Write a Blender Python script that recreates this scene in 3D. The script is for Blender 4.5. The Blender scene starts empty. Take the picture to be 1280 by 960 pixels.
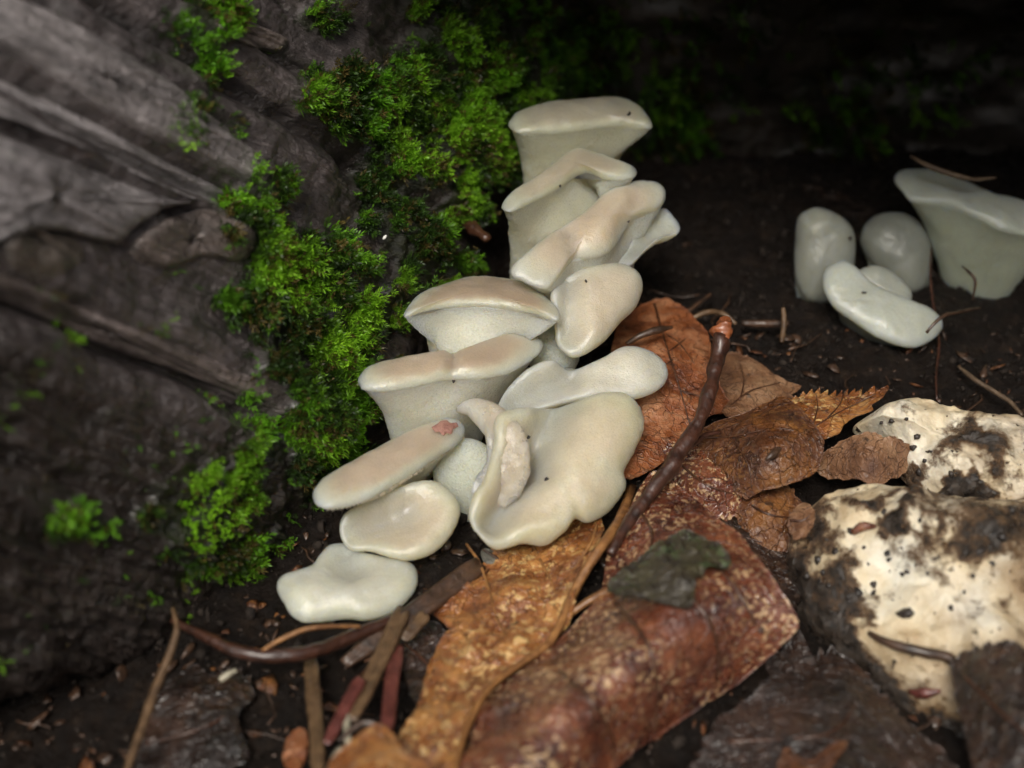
import bpy, math, random
import numpy as np
from mathutils import Vector
from mathutils.bvhtree import BVHTree

# ------------------------------------------------------------------ camera, sky, sun, exposure
S = 0.01                                   # everything below is modelled in centimetres
PITCH = math.radians(40.0)
DIST = 26.0
FWD = np.array([0.0, math.cos(PITCH), -math.sin(PITCH)])
UPV = np.array([0.0, math.sin(PITCH), math.cos(PITCH)])
RGT = np.array([1.0, 0.0, 0.0])
CAM = np.array([0.0, 0.0, 2.0]) - FWD * DIST
K = 36.0 / 50.0 / 1280.0
scene = bpy.context.scene
col = scene.collection
cam_d = bpy.data.cameras.new('camera')
cam = bpy.data.objects.new('camera', cam_d)
col.objects.link(cam)
cam.location = Vector(CAM * S)
cam.rotation_euler = (math.pi / 2 - PITCH, 0, 0)
cam_d.sensor_width = 36.0
cam_d.lens = 50.0
cam_d.clip_start = 0.005
cam_d.clip_end = 100.0
cam_d.dof.use_dof = True
cam_d.dof.focus_distance = 26.6 * S
cam_d.dof.aperture_fstop = 10.5
scene.camera = cam

SUN_EL, SUN_AZ = math.radians(56), math.radians(196)     # azimuth clockwise from +Y
world = bpy.data.worlds.new('World')
scene.world = world
world.use_nodes = True
wn, wl = world.node_tree.nodes, world.node_tree.links
wn.clear()
sky = wn.new('ShaderNodeTexSky')
sky.sky_type = 'NISHITA'
sky.sun_disc = False
sky.sun_elevation = SUN_EL
sky.sun_rotation = SUN_AZ
sky.air_density = 1.0
sky.dust_density = 4.0
sky.ozone_density = 1.0
hs = wn.new('ShaderNodeHueSaturation')
hs.inputs['Saturation'].default_value = 0.08
bg = wn.new('ShaderNodeBackground')
bg.inputs['Strength'].default_value = 0.075
wo = wn.new('ShaderNodeOutputWorld')
wl.new(sky.outputs[0], hs.inputs['Color'])
wl.new(hs.outputs[0], bg.inputs[0])
wl.new(bg.outputs[0], wo.inputs[0])
sun_d = bpy.data.lights.new('sun', 'SUN')
sun_d.energy = 1.4
sun_d.angle = math.radians(22)
sun_d.color = (1.0, 0.92, 0.80)
sun = bpy.data.objects.new('sun', sun_d)
col.objects.link(sun)
to_sun = Vector((math.cos(SUN_EL) * math.sin(SUN_AZ), math.cos(SUN_EL) * math.cos(SUN_AZ), math.sin(SUN_EL)))
sun.rotation_euler = to_sun.to_track_quat('Z', 'Y').to_euler()
scene.view_settings.view_transform = 'Standard'
scene.view_settings.look = 'None'
scene.view_settings.exposure = 0.86
scene.view_settings.gamma = 1.0
scene.render.engine = 'CYCLES'
scene.cycles.use_denoising = True
scene.cycles.max_bounces = 7
scene.cycles.use_adaptive_sampling = True
scene.cycles.adaptive_threshold = 0.02
scene.cycles.transparent_max_bounces = 8

rng = np.random.default_rng(7)
random.seed(7)

# ------------------------------------------------------------------ helpers
def P(px, py, d):
    """point at forward distance d (cm) seen at photo pixel px, py"""
    px, py, d = np.broadcast_arrays(np.asarray(px, float), np.asarray(py, float), np.asarray(d, float))
    x = (px - 640.0) * K * d
    y = (480.0 - py) * K * d
    return CAM + x[..., None] * RGT + y[..., None] * UPV + d[..., None] * FWD

def DZ(px, py, z):
    """forward distance at which the sight line reaches height z"""
    vy = (480.0 - np.asarray(py, float)) * K
    return (CAM[2] - np.asarray(z, float)) / (math.sin(PITCH) - vy * math.cos(PITCH))

def G(px, py, z):
    return P(px, py, DZ(px, py, z))

def PX(p):
    q = np.asarray(p) - CAM
    d = q @ FWD
    return 640 + (q @ RGT) / d / K, 480 - (q @ UPV) / d / K

_perm = np.random.default_rng(3).permutation(256)
_perm = np.concatenate([_perm, _perm, _perm])
_grad = np.random.default_rng(4).normal(size=(256, 3))
_grad /= np.linalg.norm(_grad, axis=1)[:, None]
def noise(p):
    p = np.asarray(p, float)
    i = np.floor(p).astype(int)
    f = p - i
    i &= 255
    u = f * f * f * (f * (f * 6 - 15) + 10)
    out = 0
    for dx in (0, 1):
        for dy in (0, 1):
            for dz in (0, 1):
                h = _perm[_perm[_perm[i[..., 0] + dx] + i[..., 1] + dy] + i[..., 2] + dz]
                g = _grad[h]
                v = g[..., 0] * (f[..., 0] - dx) + g[..., 1] * (f[..., 1] - dy) + g[..., 2] * (f[..., 2] - dz)
                w = (u[..., 0] if dx else 1 - u[..., 0]) * (u[..., 1] if dy else 1 - u[..., 1]) * (u[..., 2] if dz else 1 - u[..., 2])
                out = out + v * w
    return out
def fbm(p, sc=1.0, oct=4, gain=0.5):
    p = np.asarray(p, float) * sc
    a, o = 1.0, 0.0
    for k in range(oct):
        o = o + a * noise(p + 17.3 * k)
        p = p * 2.03
        a *= gain
    return o
def sstep(a, b, x):
    t = np.clip((np.asarray(x, float) - a) / (b - a), 0, 1)
    return t * t * (3 - 2 * t)

def tag(o, label=None, cat=None, group=None, kind=None):
    if label: o['label'] = label
    if cat: o['category'] = cat
    if group: o['group'] = group
    if kind: o['kind'] = kind
    return o
def thing(name, label, cat, base, group=None):
    o = bpy.data.objects.new(name, None)
    o.empty_display_size = 0.005
    col.objects.link(o)
    o.location = Vector(np.asarray(base) * S)
    return tag(o, label, cat, group)
def mesh_data(name, V, F, mat, cols=None, smooth=True):
    me = bpy.data.meshes.new(name)
    V = np.asarray(V, float)
    if isinstance(F, np.ndarray):
        n, k = F.shape
        me.vertices.add(len(V))
        me.vertices.foreach_set('co', (V * S).ravel())
        me.loops.add(n * k)
        me.loops.foreach_set('vertex_index', F.ravel().astype(np.int32))
        me.polygons.add(n)
        me.polygons.foreach_set('loop_start', np.arange(n, dtype=np.int32) * k)
        me.update(calc_edges=True)
        me.validate()
    else:
        me.from_pydata([tuple(v) for v in V * S], [], F)
    if smooth:
        me.polygons.foreach_set('use_smooth', np.ones(len(me.polygons), bool))
    if cols is not None:
        for nm, c in cols.items():
            c = np.asarray(c, float)
            if c.ndim == 1:
                a = me.attributes.new(nm, 'FLOAT', 'POINT')
                a.data.foreach_set('value', c)
            else:
                a = me.attributes.new(nm, 'FLOAT_COLOR', 'POINT')
                a.data.foreach_set('color', np.concatenate([c, np.ones((len(c), 1))], 1).ravel())
    me.materials.append(mat)
    return me
def part(name, V, F, mat, parent=None, cols=None, smooth=True, origin=None):
    V = np.asarray(V, float)
    if parent is not None and origin is None:
        r = parent
        origin = np.zeros(3)
        while r is not None:
            origin = origin + np.array(r.location) / S
            r = r.parent
    elif origin is None:
        origin = np.array([V[:, 0].mean(), V[:, 1].mean(), V[:, 2].min()])
    me = mesh_data(name, V - origin, F, mat, cols, smooth)
    o = bpy.data.objects.new(name, me)
    col.objects.link(o)
    if parent is not None:
        o.parent = parent
    else:
        o.location = Vector(origin * S)
    return o

def catmull_closed(pts, n):
    pts = np.asarray(pts, float)
    m = len(pts)
    dense = []
    for i in range(m):
        p0, p1, p2, p3 = pts[i - 1], pts[i], pts[(i + 1) % m], pts[(i + 2) % m]
        for t in np.linspace(0, 1, 12, endpoint=False):
            dense.append(0.5 * (2 * p1 + (p2 - p0) * t + (2 * p0 - 5 * p1 + 4 * p2 - p3) * t * t + (3 * p1 - p0 - 3 * p2 + p3) * t ** 3))
    dense = np.array(dense)
    return resample(dense, n, True)
def resample(pts, n, closed=False):
    pts = np.asarray(pts, float)
    if closed:
        pts = np.concatenate([pts, pts[:1]])
    seg = np.linalg.norm(np.diff(pts, axis=0), axis=1)
    cum = np.concatenate([[0], np.cumsum(seg)])
    t = np.linspace(0, cum[-1], n, endpoint=not closed)
    return np.stack([np.interp(t, cum, pts[:, k]) for k in range(pts.shape[1])], 1)
def catmull(pts, n):
    pts = np.asarray(pts, float)
    q = np.concatenate([[2 * pts[0] - pts[1]], pts, [2 * pts[-1] - pts[-2]]])
    out = []
    for i in range(1, len(q) - 2):
        p0, p1, p2, p3 = q[i - 1], q[i], q[i + 1], q[i + 2]
        for t in np.linspace(0, 1, 10, endpoint=False):
            out.append(0.5 * (2 * p1 + (p2 - p0) * t + (2 * p0 - 5 * p1 + 4 * p2 - p3) * t * t + (3 * p1 - p0 - 3 * p2 + p3) * t ** 3))
    out.append(q[-2])
    return resample(np.array(out), n)

def ring_faces(nr, na, off=0, flip=False):
    """quads between nr rings of na points"""
    F = []
    for i in range(nr - 1):
        for j in range(na):
            a, b = off + i * na + j, off + i * na + (j + 1) % na
            c, d = b + na, a + na
            F.append((a, d, c, b) if flip else (a, b, c, d))
    return F
def tube(path, rad, ns=8, n=None, bump=0.0, bsc=6.0):
    path = np.asarray(path, float)
    rad = np.broadcast_to(np.asarray(rad, float), (len(path),)).copy() if np.ndim(rad) == 0 else np.asarray(rad, float)
    if n:
        t0 = np.linspace(0, 1, len(rad))
        path = catmull(path, n)
        rad = np.interp(np.linspace(0, 1, n), t0, rad)
    tan = np.gradient(path, axis=0)
    tan /= np.linalg.norm(tan, axis=1)[:, None] + 1e-9
    V = []
    ref = np.array([0.31, 0.17, 0.93])
    for p, t, r in zip(path, tan, rad):
        a = np.cross(t, ref); a /= np.linalg.norm(a) + 1e-9
        b = np.cross(t, a)
        for k in range(ns):
            an = 2 * math.pi * k / ns
            V.append(p + r * (math.cos(an) * a + math.sin(an) * b))
    V = np.array(V)
    if bump:
        c = np.repeat(path, ns, 0)
        dv = V - c
        V = c + dv * (1 + bump * fbm(V, bsc, 3))[:, None]
    F = ring_faces(len(path), ns)
    F.append(tuple(range(ns))[::-1])
    F.append(tuple((len(path) - 1) * ns + k for k in range(ns)))
    return V, F

class Slab:
    """a rounded cushion with a traced outline, lying in a tilted plane, closed on both sides"""
    def __init__(s, outline, d0, gx=0.0, gy=0.0, top=0.25, bot=0.2, p=4.0, dish=0.0, lines=(), na=112, nr=18,
                 centre=None, lump=0.03, lsc=1.2, fy=1.0, ruff=0.0, smooth=True, bend=0.0):
        o = np.asarray(outline, float)
        c = np.array(centre if centre is not None else o.mean(0), float)
        if fy != 1.0:
            m = o.mean(0)
            o = np.stack([o[:, 0], m[1] + (o[:, 1] - m[1]) * fy], 1)
        ol = catmull_closed(o, na) if smooth else resample(o, na, True)
        if ruff:
            q = np.concatenate([ol / 9.0, np.full((na, 1), d0)], 1)
            ol = c + (ol - c) * (1 + ruff * fbm(q, 1.0, 3))[:, None]
        s.c, s.ol, s.d0, s.gx, s.gy = c, ol, d0, gx, gy
        s.bend = bend
        s.na, s.nr = na, nr
        a, b, e = s.pl(c), s.pl(c + [40, 0]), s.pl(c + [0, -40])
        n = np.cross(b - a, e - a); n /= np.linalg.norm(n)
        if n @ FWD > 0: n = -n
        s.n = n
        rs = np.sin(np.linspace(0.02, math.pi / 2, nr))
        V, R, SD = [], [], []
        def h(r, T):
            return T * np.sqrt(np.clip(1 - r ** p, 0, 1))
        def shape(q, r):
            z = -dish * (1 - r ** 2)
            for (x0, y0, x1, y1, w, amp) in lines:
                A, B = np.array([x0, y0], float), np.array([x1, y1], float)
                t = np.clip(((q - A) @ (B - A)) / ((B - A) @ (B - A) + 1e-6), 0, 1)
                dd = np.linalg.norm(q - (A + t[:, None] * (B - A)), axis=1)
                z = z + amp * np.exp(-(dd / w) ** 2)
            return z
        for side, T, rr in ((1, top, rs), (-1, bot, rs[::-1][1:])):
            for r in rr:
                q = c + r * (ol - c)
                base = s.pl(q)
                sh = shape(q, np.full(na, r))
                hh = h(r, T)
                off = side * hh + sh * (1 - 0.25 * r ** 6)
                pts = base + off[:, None] * n if np.ndim(off) else base + off * n
                V.append(pts); R.append(np.full(na, r)); SD.append(np.full(na, side))
        V = np.concatenate(V); R = np.concatenate(R); SD = np.concatenate(SD)
        if lump:
            V = V + (lump * fbm(V, lsc, 4))[:, None] * n
        F = ring_faces(2 * nr - 1, na)
        tot = (2 * nr - 1) * na
        V = np.concatenate([V, [V[:na].mean(0)], [V[-na:].mean(0)]])
        R = np.concatenate([R, [0, 0]]); SD = np.concatenate([SD, [1, -1]])
        for j in range(na):
            F.append((tot, (j + 1) % na, j))
            F.append((tot + 1, tot - na + j, tot - na + (j + 1) % na))
        # outward orientation
        A, B, Cc = V[F[na * 3][0]], V[F[na * 3][1]], V[F[na * 3][2]]
        if np.cross(B - A, Cc - A) @ n < 0:
            F = [tuple(reversed(f)) for f in F]
        s.V, s.F, s.R, s.SD = V, F, R, SD
        Xp, Yp = PX(V)
        dip_mask = np.zeros(len(V))  # mask for a greyer tint along the dished lines
        for (x0, y0, x1, y1, w, amp) in lines:
            if amp < 0:
                A, B = np.array([x0, y0], float), np.array([x1, y1], float)
                q = np.stack([Xp, Yp], 1)
                t = np.clip(((q - A) @ (B - A)) / ((B - A) @ (B - A) + 1e-6), 0, 1)
                dd = np.linalg.norm(q - (A + t[:, None] * (B - A)), axis=1)
                dip_mask = np.maximum(dip_mask, min(1.0, -amp * 2.2) * np.exp(-(dd / (w * 1.1)) ** 2))
        s.soak = dip_mask
    def pl(s, q):
        q = np.asarray(q, float)
        dx, dy = (q[..., 0] - s.c[0]) / 68.4, (s.c[1] - q[..., 1]) / 68.4
        d = s.d0 + s.gx * dx + s.gy * dy + s.bend * dx * dx
        return P(q[..., 0], q[..., 1], d)

def loft_stem(sl, base, k, n=56, s0=0.985, ease=0.6, lump=0.05, waist=0.0, drop=0.02):
    """closed body from the cap's lower rim to its foot, its skin beaded by the blunt teeth"""
    na = 200
    ol = resample(sl.ol, na, True)
    ring = sl.pl(sl.c + s0 * (ol - sl.c)) - drop * sl.n
    c0 = ring.mean(0)
    V = []
    ts = np.linspace(0, 1, n)
    # a rounder outline of the same reach, taken up gradually towards the foot
    rv = ring - c0
    ang = np.linspace(0, 2 * math.pi, na, endpoint=False)
    u_, s_, vt = np.linalg.svd(rv, full_matrices=False)
    a1, a2 = rv @ vt[0], rv @ vt[1]
    th = np.arctan2(a2 / (np.abs(a2).max() + 1e-9), a1 / (np.abs(a1).max() + 1e-9))
    oval = (np.abs(a1).max() * 0.86 * np.cos(th))[:, None] * vt[0] + (max(np.abs(a2).max(), 0.30 * np.abs(a1).max()) * np.sin(th))[:, None] * vt[1]
    for t in ts:
        e = t ** ease
        sc = (1 - e) + k * e - waist * math.sin(math.pi * t)
        m = float(sstep(0.0, 0.45, t))
        V.append(c0 + (base - c0) * t + (rv * (1 - m) + oval * m) * sc)
    V = np.concatenate(V)
    d = V - np.repeat(np.array([c0 + (base - c0) * t for t in ts]), na, 0)
    fade = sstep(0.0, 0.05, np.repeat(ts, na))
    V = V + d * (lump * fade * fbm(V, 1.1, 3))[:, None]
    dn = d / (np.linalg.norm(d, axis=1)[:, None] + 1e-9)
    V = V + dn * (0.028 * fade * fbm(V, 11.0, 2))[:, None]
    F = ring_faces(n, na)
    tot = n * na
    V = np.concatenate([V, [V[:na].mean(0)], [V[-na:].mean(0)]])
    for j in range(na):
        F.append((tot, (j + 1) % na, j)); F.append((tot + 1, tot - na + j, tot - na + (j + 1) % na))
    T = np.concatenate([np.repeat(ts, na), [0, 1]])
    A, B, Cc = V[F[0][0]], V[F[0][1]], V[F[0][2]]
    if np.cross(B - A, Cc - A) @ (A - c0) < 0:
        F = [tuple(reversed(f)) for f in F]
    return V, F, T

# ------------------------------------------------------------------ materials
def newmat(name):
    m = bpy.data.materials.new(name)
    m.use_nodes = True
    nt = m.node_tree
    b = nt.nodes['Principled BSDF']
    return m, nt, nt.nodes, nt.links, b
def coords(nt, sc=(100, 100, 100)):
    tc = nt.nodes.new('ShaderNodeTexCoord')
    mp = nt.nodes.new('ShaderNodeMapping')
    mp.inputs['Scale'].default_value = sc
    g = nt.nodes.new('ShaderNodeNewGeometry')
    nt.links.new(g.outputs['Position'], mp.inputs['Vector'])
    return mp.outputs[0]
def nz(nt, vec, scale, detail=4, rough=0.55):
    n = nt.nodes.new('ShaderNodeTexNoise')
    n.inputs['Scale'].default_value = scale
    n.inputs['Detail'].default_value = detail
    n.inputs['Roughness'].default_value = rough
    nt.links.new(vec, n.inputs['Vector'])
    return n.outputs['Fac']
def ramp(nt, fac, stops):
    r = nt.nodes.new('ShaderNodeValToRGB')
    while len(r.color_ramp.elements) < len(stops):
        r.color_ramp.elements.new(0.5)
    for e, (p, c) in zip(r.color_ramp.elements, stops):
        e.position = p
        e.color = (c, c, c, 1) if np.isscalar(c) else (*c, 1)
    nt.links.new(fac, r.inputs[0])
    return r.outputs[0]
def mixc(nt, fac, a, b, mode='MIX'):
    m = nt.nodes.new('ShaderNodeMix')
    m.data_type = 'RGBA'
    m.blend_type = mode
    for sock, v in ((m.inputs[0], fac), (m.inputs[6], a), (m.inputs[7], b)):
        if hasattr(v, 'is_output'):
            nt.links.new(v, sock)
        elif np.isscalar(v):
            sock.default_value = v
        else:
            sock.default_value = (*v, 1)
    return m.outputs[2]
def bump(nt, h, dist, strength=1.0, nrm=None):
    b = nt.nodes.new('ShaderNodeBump')
    b.inputs['Strength'].default_value = strength
    b.inputs['Distance'].default_value = dist * S
    nt.links.new(h, b.inputs['Height'])
    if nrm is not None:
        nt.links.new(nrm, b.inputs['Normal'])
    return b.outputs[0]
def attr(nt, name, color=True):
    a = nt.nodes.new('ShaderNodeAttribute')
    a.attribute_name = name
    return a.outputs['Color'] if color else a.outputs['Fac']

def jelly_material(name, teeth=False, rough=0.3):
    m, nt, N, L, b = newmat(name)
    v = coords(nt)
    c = mixc(nt, ramp(nt, nz(nt, v, 1.6, 5), [(0.3, 0.86), (0.7, 1.0)]), (0, 0, 0), attr(nt, 'tint'))
    c = mixc(nt, ramp(nt, nz(nt, v, 30.0, 2, 0.7), [(0.35, 0.84), (0.6, 1.0)]), (0.30, 0.24, 0.16), c)
    L.new(c, b.inputs['Base Color'])
    b.inputs['Subsurface Weight'].default_value = 1.0
    b.inputs['Subsurface Radius'].default_value = (1.0, 0.84, 0.56)
    b.inputs['Subsurface Scale'].default_value = 0.7 * S
    b.inputs['IOR'].default_value = 1.38
    b.inputs['Subsurface Anisotropy'].default_value = 0.3
    b.inputs['Transmission Weight'].default_value = 0.38
    b.inputs['Coat Weight'].default_value = 0.55 if not teeth else 0.05
    b.inputs['Coat Roughness'].default_value = 0.24
    b.inputs['Specular IOR Level'].default_value = 0.55
    rr = ramp(nt, nz(nt, v, 3.0, 3), [(0.35, rough - 0.06), (0.7, rough + 0.14)])
    L.new(rr, b.inputs['Roughness'])
    if teeth:
        vo = N.new('ShaderNodeTexVoronoi')
        vo.inputs['Scale'].default_value = 19.0
        L.new(v, vo.inputs['Vector'])
        h = ramp(nt, vo.outputs['Distance'], [(0.0, 1.0), (0.6, 0.0)])
        L.new(bump(nt, h, 0.03, 0.55), b.inputs['Normal'])
    else:
        h1 = nz(nt, v, 34.0, 2)
        h2 = nz(nt, v, 3.5, 4)
        n1 = bump(nt, h2, 0.06, 0.5)
        nb = bump(nt, h1, 0.015, 0.8, n1)
        L.new(nb, b.inputs['Normal']); L.new(bump(nt, h1, 0.008, 0.7, bump(nt, nz(nt, v, 8.0, 3), 0.02, 0.5, n1)), b.inputs['Coat Normal'])
    return m
M_cap = jelly_material('jelly_cap', False, 0.38)
M_under = jelly_material('jelly_toothed_underside', True, 0.42)
M_wet = jelly_material('jelly_wet_lobe', False, 0.3)

M_teeth, _nt, _N, _L, _b = newmat('jelly_teeth')
_L.new(attr(_nt, 'tint'), _b.inputs['Base Color'])
_b.inputs['Roughness'].default_value = 0.4
_tr = _N.new('ShaderNodeBsdfTranslucent'); _L.new(attr(_nt, 'tint'), _tr.inputs['Color'])
_mx = _N.new('ShaderNodeMixShader'); _mx.inputs[0].default_value = 0.5
_L.new(_b.outputs[0], _mx.inputs[1]); _L.new(_tr.outputs[0], _mx.inputs[2]); _L.new(_mx.outputs[0], _N['Material Output'].inputs['Surface'])

def leaf_material(name, dark, mid, light, speck=0.5, speck_col=(0.42, 0.27, 0.13), wet=0.6, rough=0.32, sp_scale=7.0):
    m, nt, N, L, b = newmat(name)
    v = coords(nt)
    base = ramp(nt, nz(nt, v, 1.3, 9, 0.70), [(0.34, dark), (0.5, mid), (0.64, light)])
    fine = nz(nt, v, sp_scale, 3, 0.6)
    big = nz(nt, v, 0.6, 3)
    sm = N.new('ShaderNodeMath'); sm.operation = 'MULTIPLY'
    L.new(ramp(nt, fine, [(0.54, 0), (0.60, 1)]), sm.inputs[0])
    L.new(ramp(nt, big, [(0.42, 0.0), (0.6, 1.0)]), sm.inputs[1])
    s2 = N.new('ShaderNodeMath'); s2.operation = 'MULTIPLY'; s2.inputs[1].default_value = speck
    L.new(sm.outputs[0], s2.inputs[0])
    c = mixc(nt, s2.outputs[0], base, speck_col)
    spots = ramp(nt, nz(nt, v, 3.1, 4, 0.6), [(0.64, 0), (0.70, 0.75)])
    c = mixc(nt, spots, c, (0.012, 0.008, 0.006))
    ve = N.new('ShaderNodeTexVoronoi'); ve.feature = 'DISTANCE_TO_EDGE'; ve.inputs['Scale'].default_value = 2.4
    vw = N.new('ShaderNodeVectorMath'); vw.operation = 'ADD'
    nw = N.new('ShaderNodeTexNoise'); nw.inputs['Scale'].default_value = 2.0
    L.new(v, nw.inputs['Vector']); L.new(v, vw.inputs[0]); L.new(nw.outputs['Color'], vw.inputs[1]); L.new(vw.outputs[0], ve.inputs['Vector'])
    veins = ramp(nt, ve.outputs['Distance'], [(0.0, 0.6), (0.035, 0.0)])
    c = mixc(nt, veins, c, dark)
    L.new(c, b.inputs['Base Color'])
    L.new(ramp(nt, nz(nt, v, 2.2, 4), [(0.35, rough - 0.1), (0.7, rough + 0.2)]), b.inputs['Roughness'])
    b.inputs['Coat Weight'].default_value = wet
    L.new(ramp(nt, nz(nt, v, 5.0, 3), [(0.4, 0.08), (0.65, 0.28)]), b.inputs['Coat Roughness'])
    vo = N.new('ShaderNodeTexVoronoi'); vo.feature = 'DISTANCE_TO_EDGE'; vo.inputs['Scale'].default_value = 8.0
    L.new(v, vo.inputs['Vector'])
    h = ramp(nt, vo.outputs['Distance'], [(0.0, 1.0), (0.10, 0.0)])
    n1 = bump(nt, h, 0.02, 0.5)
    n1 = bump(nt, veins, 0.04, 0.8, n1)
    n2 = bump(nt, nz(nt, v, 2.6, 7, 0.62), 0.13, 0.75, n1)
    L.new(n2, b.inputs['Normal'])
    L.new(bump(nt, nz(nt, v, 6.0, 4, 0.6), 0.035, 0.8, n1), b.inputs['Coat Normal'])
    return m
M_leaf_red = leaf_material('wet_red_brown_leaf', (0.035, 0.009, 0.006), (0.13, 0.036, 0.017), (0.23, 0.075, 0.032), 0.9, (0.55, 0.36, 0.19), 1.0, 0.24, 9.0)
M_leaf_gold = leaf_material('golden_brown_leaf', (0.08, 0.020, 0.007), (0.25, 0.085, 0.022), (0.46, 0.21, 0.06), 1.0, (0.60, 0.38, 0.15), 0.9, 0.32)
M_leaf_orange = leaf_material('orange_brown_leaf', (0.07, 0.018, 0.007), (0.24, 0.07, 0.02), (0.42, 0.19, 0.09), 0.35, (0.34, 0.19, 0.1), 0.35, 0.45)
M_leaf_tan = leaf_material('pale_tan_leaf', (0.08, 0.032, 0.016), (0.20, 0.095, 0.045), (0.30, 0.17, 0.09), 0.3, (0.34, 0.2, 0.1), 0.2, 0.5)
M_leaf_brown = leaf_material('dark_brown_leaf', (0.03, 0.010, 0.005), (0.10, 0.033, 0.010), (0.22, 0.085, 0.02), 0.7, (0.22, 0.10, 0.03), 0.35, 0.45, 11.0)
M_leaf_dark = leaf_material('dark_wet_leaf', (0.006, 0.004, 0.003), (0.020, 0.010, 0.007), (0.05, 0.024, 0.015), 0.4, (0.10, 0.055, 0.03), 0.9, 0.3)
M_leaf_green = leaf_material('algae_green_leaf', (0.012, 0.008, 0.005), (0.034, 0.025, 0.013), (0.07, 0.060, 0.025), 0.7, (0.085, 0.14, 0.05), 0.5, 0.45, 6.0)

def wood_material(name, a, b_, rough=0.4, wet=0.4, stretch=(100, 100, 100), sc=4.0):
    m, nt, N, L, b = newmat(name)
    v = coords(nt, stretch)
    c = ramp(nt, nz(nt, v, sc, 6, 0.65), [(0.32, a), (0.68, b_)])
    L.new(c, b.inputs['Base Color'])
    b.inputs['Roughness'].default_value = rough
    b.inputs['Coat Weight'].default_value = wet
    b.inputs['Coat Roughness'].default_value = 0.18
    n = bump(nt, nz(nt, v, sc * 2.2, 4), 0.05, 0.7)
    L.new(n, b.inputs['Normal'])
    return m
M_petiole = wood_material('wet_leaf_stalk', (0.016, 0.006, 0.004), (0.07, 0.024, 0.012), 0.45, 0.45)
M_vein = wood_material('leaf_vein_brown', (0.10, 0.036, 0.012), (0.36, 0.17, 0.055), 0.45, 0.3)
M_vein_dark = wood_material('leaf_vein_dark', (0.03, 0.012, 0.007), (0.09, 0.035, 0.016), 0.4, 0.5)
M_needle = wood_material('dead_needle_brown', (0.055, 0.03, 0.015), (0.17, 0.10, 0.05), 0.45, 0.4)
M_needle_red = wood_material('dead_needle_red', (0.045, 0.010, 0.008), (0.16, 0.045, 0.035), 0.4, 0.5)
M_needle_pale = wood_material('dead_needle_pale', (0.20, 0.18, 0.13), (0.42, 0.38, 0.28), 0.5, 0.2)
M_twig = wood_material('dark_twig', (0.020, 0.011, 0.007), (0.085, 0.042, 0.022), 0.5, 0.4)
M_twig_orange = wood_material('rotten_orange_wood', (0.12, 0.03, 0.010), (0.36, 0.11, 0.035), 0.5, 0.4)
M_root = wood_material('fine_rootlet', (0.05, 0.03, 0.018), (0.15, 0.10, 0.06), 0.6, 0.1)
M_grey = wood_material('grey_scale_fragment', (0.03, 0.03, 0.027), (0.17, 0.16, 0.13), 0.55, 0.2, sc=7.0)
M_crumb = wood_material('wet_soil_crumb', (0.010, 0.007, 0.006), (0.045, 0.034, 0.028), 0.55, 0.25, sc=5.0)
M_granule = wood_material('loose_soil_granule', (0.006, 0.0045, 0.004), (0.030, 0.022, 0.017), 0.8, 0.0, sc=5.0)
M_granule.node_tree.nodes['Principled BSDF'].inputs['Specular IOR Level'].default_value = 0.2
M_redstain = wood_material('dry_red_flake', (0.24, 0.10, 0.08), (0.42, 0.23, 0.18), 0.6, 0.0, sc=8.0)
M_white = wood_material('white_flake', (0.6, 0.6, 0.58), (0.8, 0.8, 0.76), 0.4, 0.3)

def soil_material():
    m, nt, N, L, b = newmat('black_leaf_mould')
    v = coords(nt)
    c = ramp(nt, nz(nt, v, 2.4, 8, 0.7), [(0.3, (0.005, 0.0035, 0.003)), (0.55, (0.015, 0.010, 0.0075)), (0.75, (0.045, 0.029, 0.019))])
    L.new(c, b.inputs['Base Color'])
    L.new(ramp(nt, nz(nt, v, 4.0, 3), [(0.4, 0.35), (0.65, 0.8)]), b.inputs['Roughness'])
    b.inputs['Specular IOR Level'].default_value = 0.22
    L.new(bump(nt, nz(nt, v, 6.0, 8, 0.7), 0.2, 1.0), b.inputs['Normal'])
    return m
M_soil = soil_material()

def bark_material():
    m, nt, N, L, b = newmat('weathered_wet_bark')
    v = coords(nt)
    g = N.new('ShaderNodeMath'); g.operation = 'MULTIPLY'
    gc = attr(nt, 'tint')
    mott = ramp(nt, nz(nt, v, 3.2, 8, 0.72), [(0.28, 0.5), (0.5, 1.0), (0.72, 1.5)])
    c = mixc(nt, 1.0, gc, mott, 'MULTIPLY')
    gr_ = ramp(nt, nz(nt, attr(nt, 'guv'), 1.0, 6, 0.65), [(0.30, 0.35), (0.5, 1.0), (0.70, 1.4)])
    c = mixc(nt, 1.0, c, gr_, 'MULTIPLY')
    lich = ramp(nt, nz(nt, v, 1.7, 6, 0.7), [(0.60, 0.0), (0.70, 0.5)])
    c = mixc(nt, lich, c, (0.045, 0.055, 0.028))
    L.new(c, b.inputs['Base Color'])
    L.new(ramp(nt, nz(nt, v, 2.5, 5), [(0.35, 0.24), (0.65, 0.5)]), b.inputs['Roughness'])
    b.inputs['Specular IOR Level'].default_value = 0.6
    b.inputs['Coat Weight'].default_value = 0.6
    b.inputs['Coat Roughness'].default_value = 0.3
    b1 = bump(nt, nz(nt, v, 1.8, 6, 0.6), 0.25, 0.6)
    b1 = bump(nt, nz(nt, attr(nt, 'guv'), 1.0, 6, 0.65), 0.22, 0.9, b1)
    b2 = bump(nt, nz(nt, v, 8.0, 5, 0.6), 0.06, 0.8, b1)
    L.new(b2, b.inputs['Normal'])
    return m
M_bark = bark_material()

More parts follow.
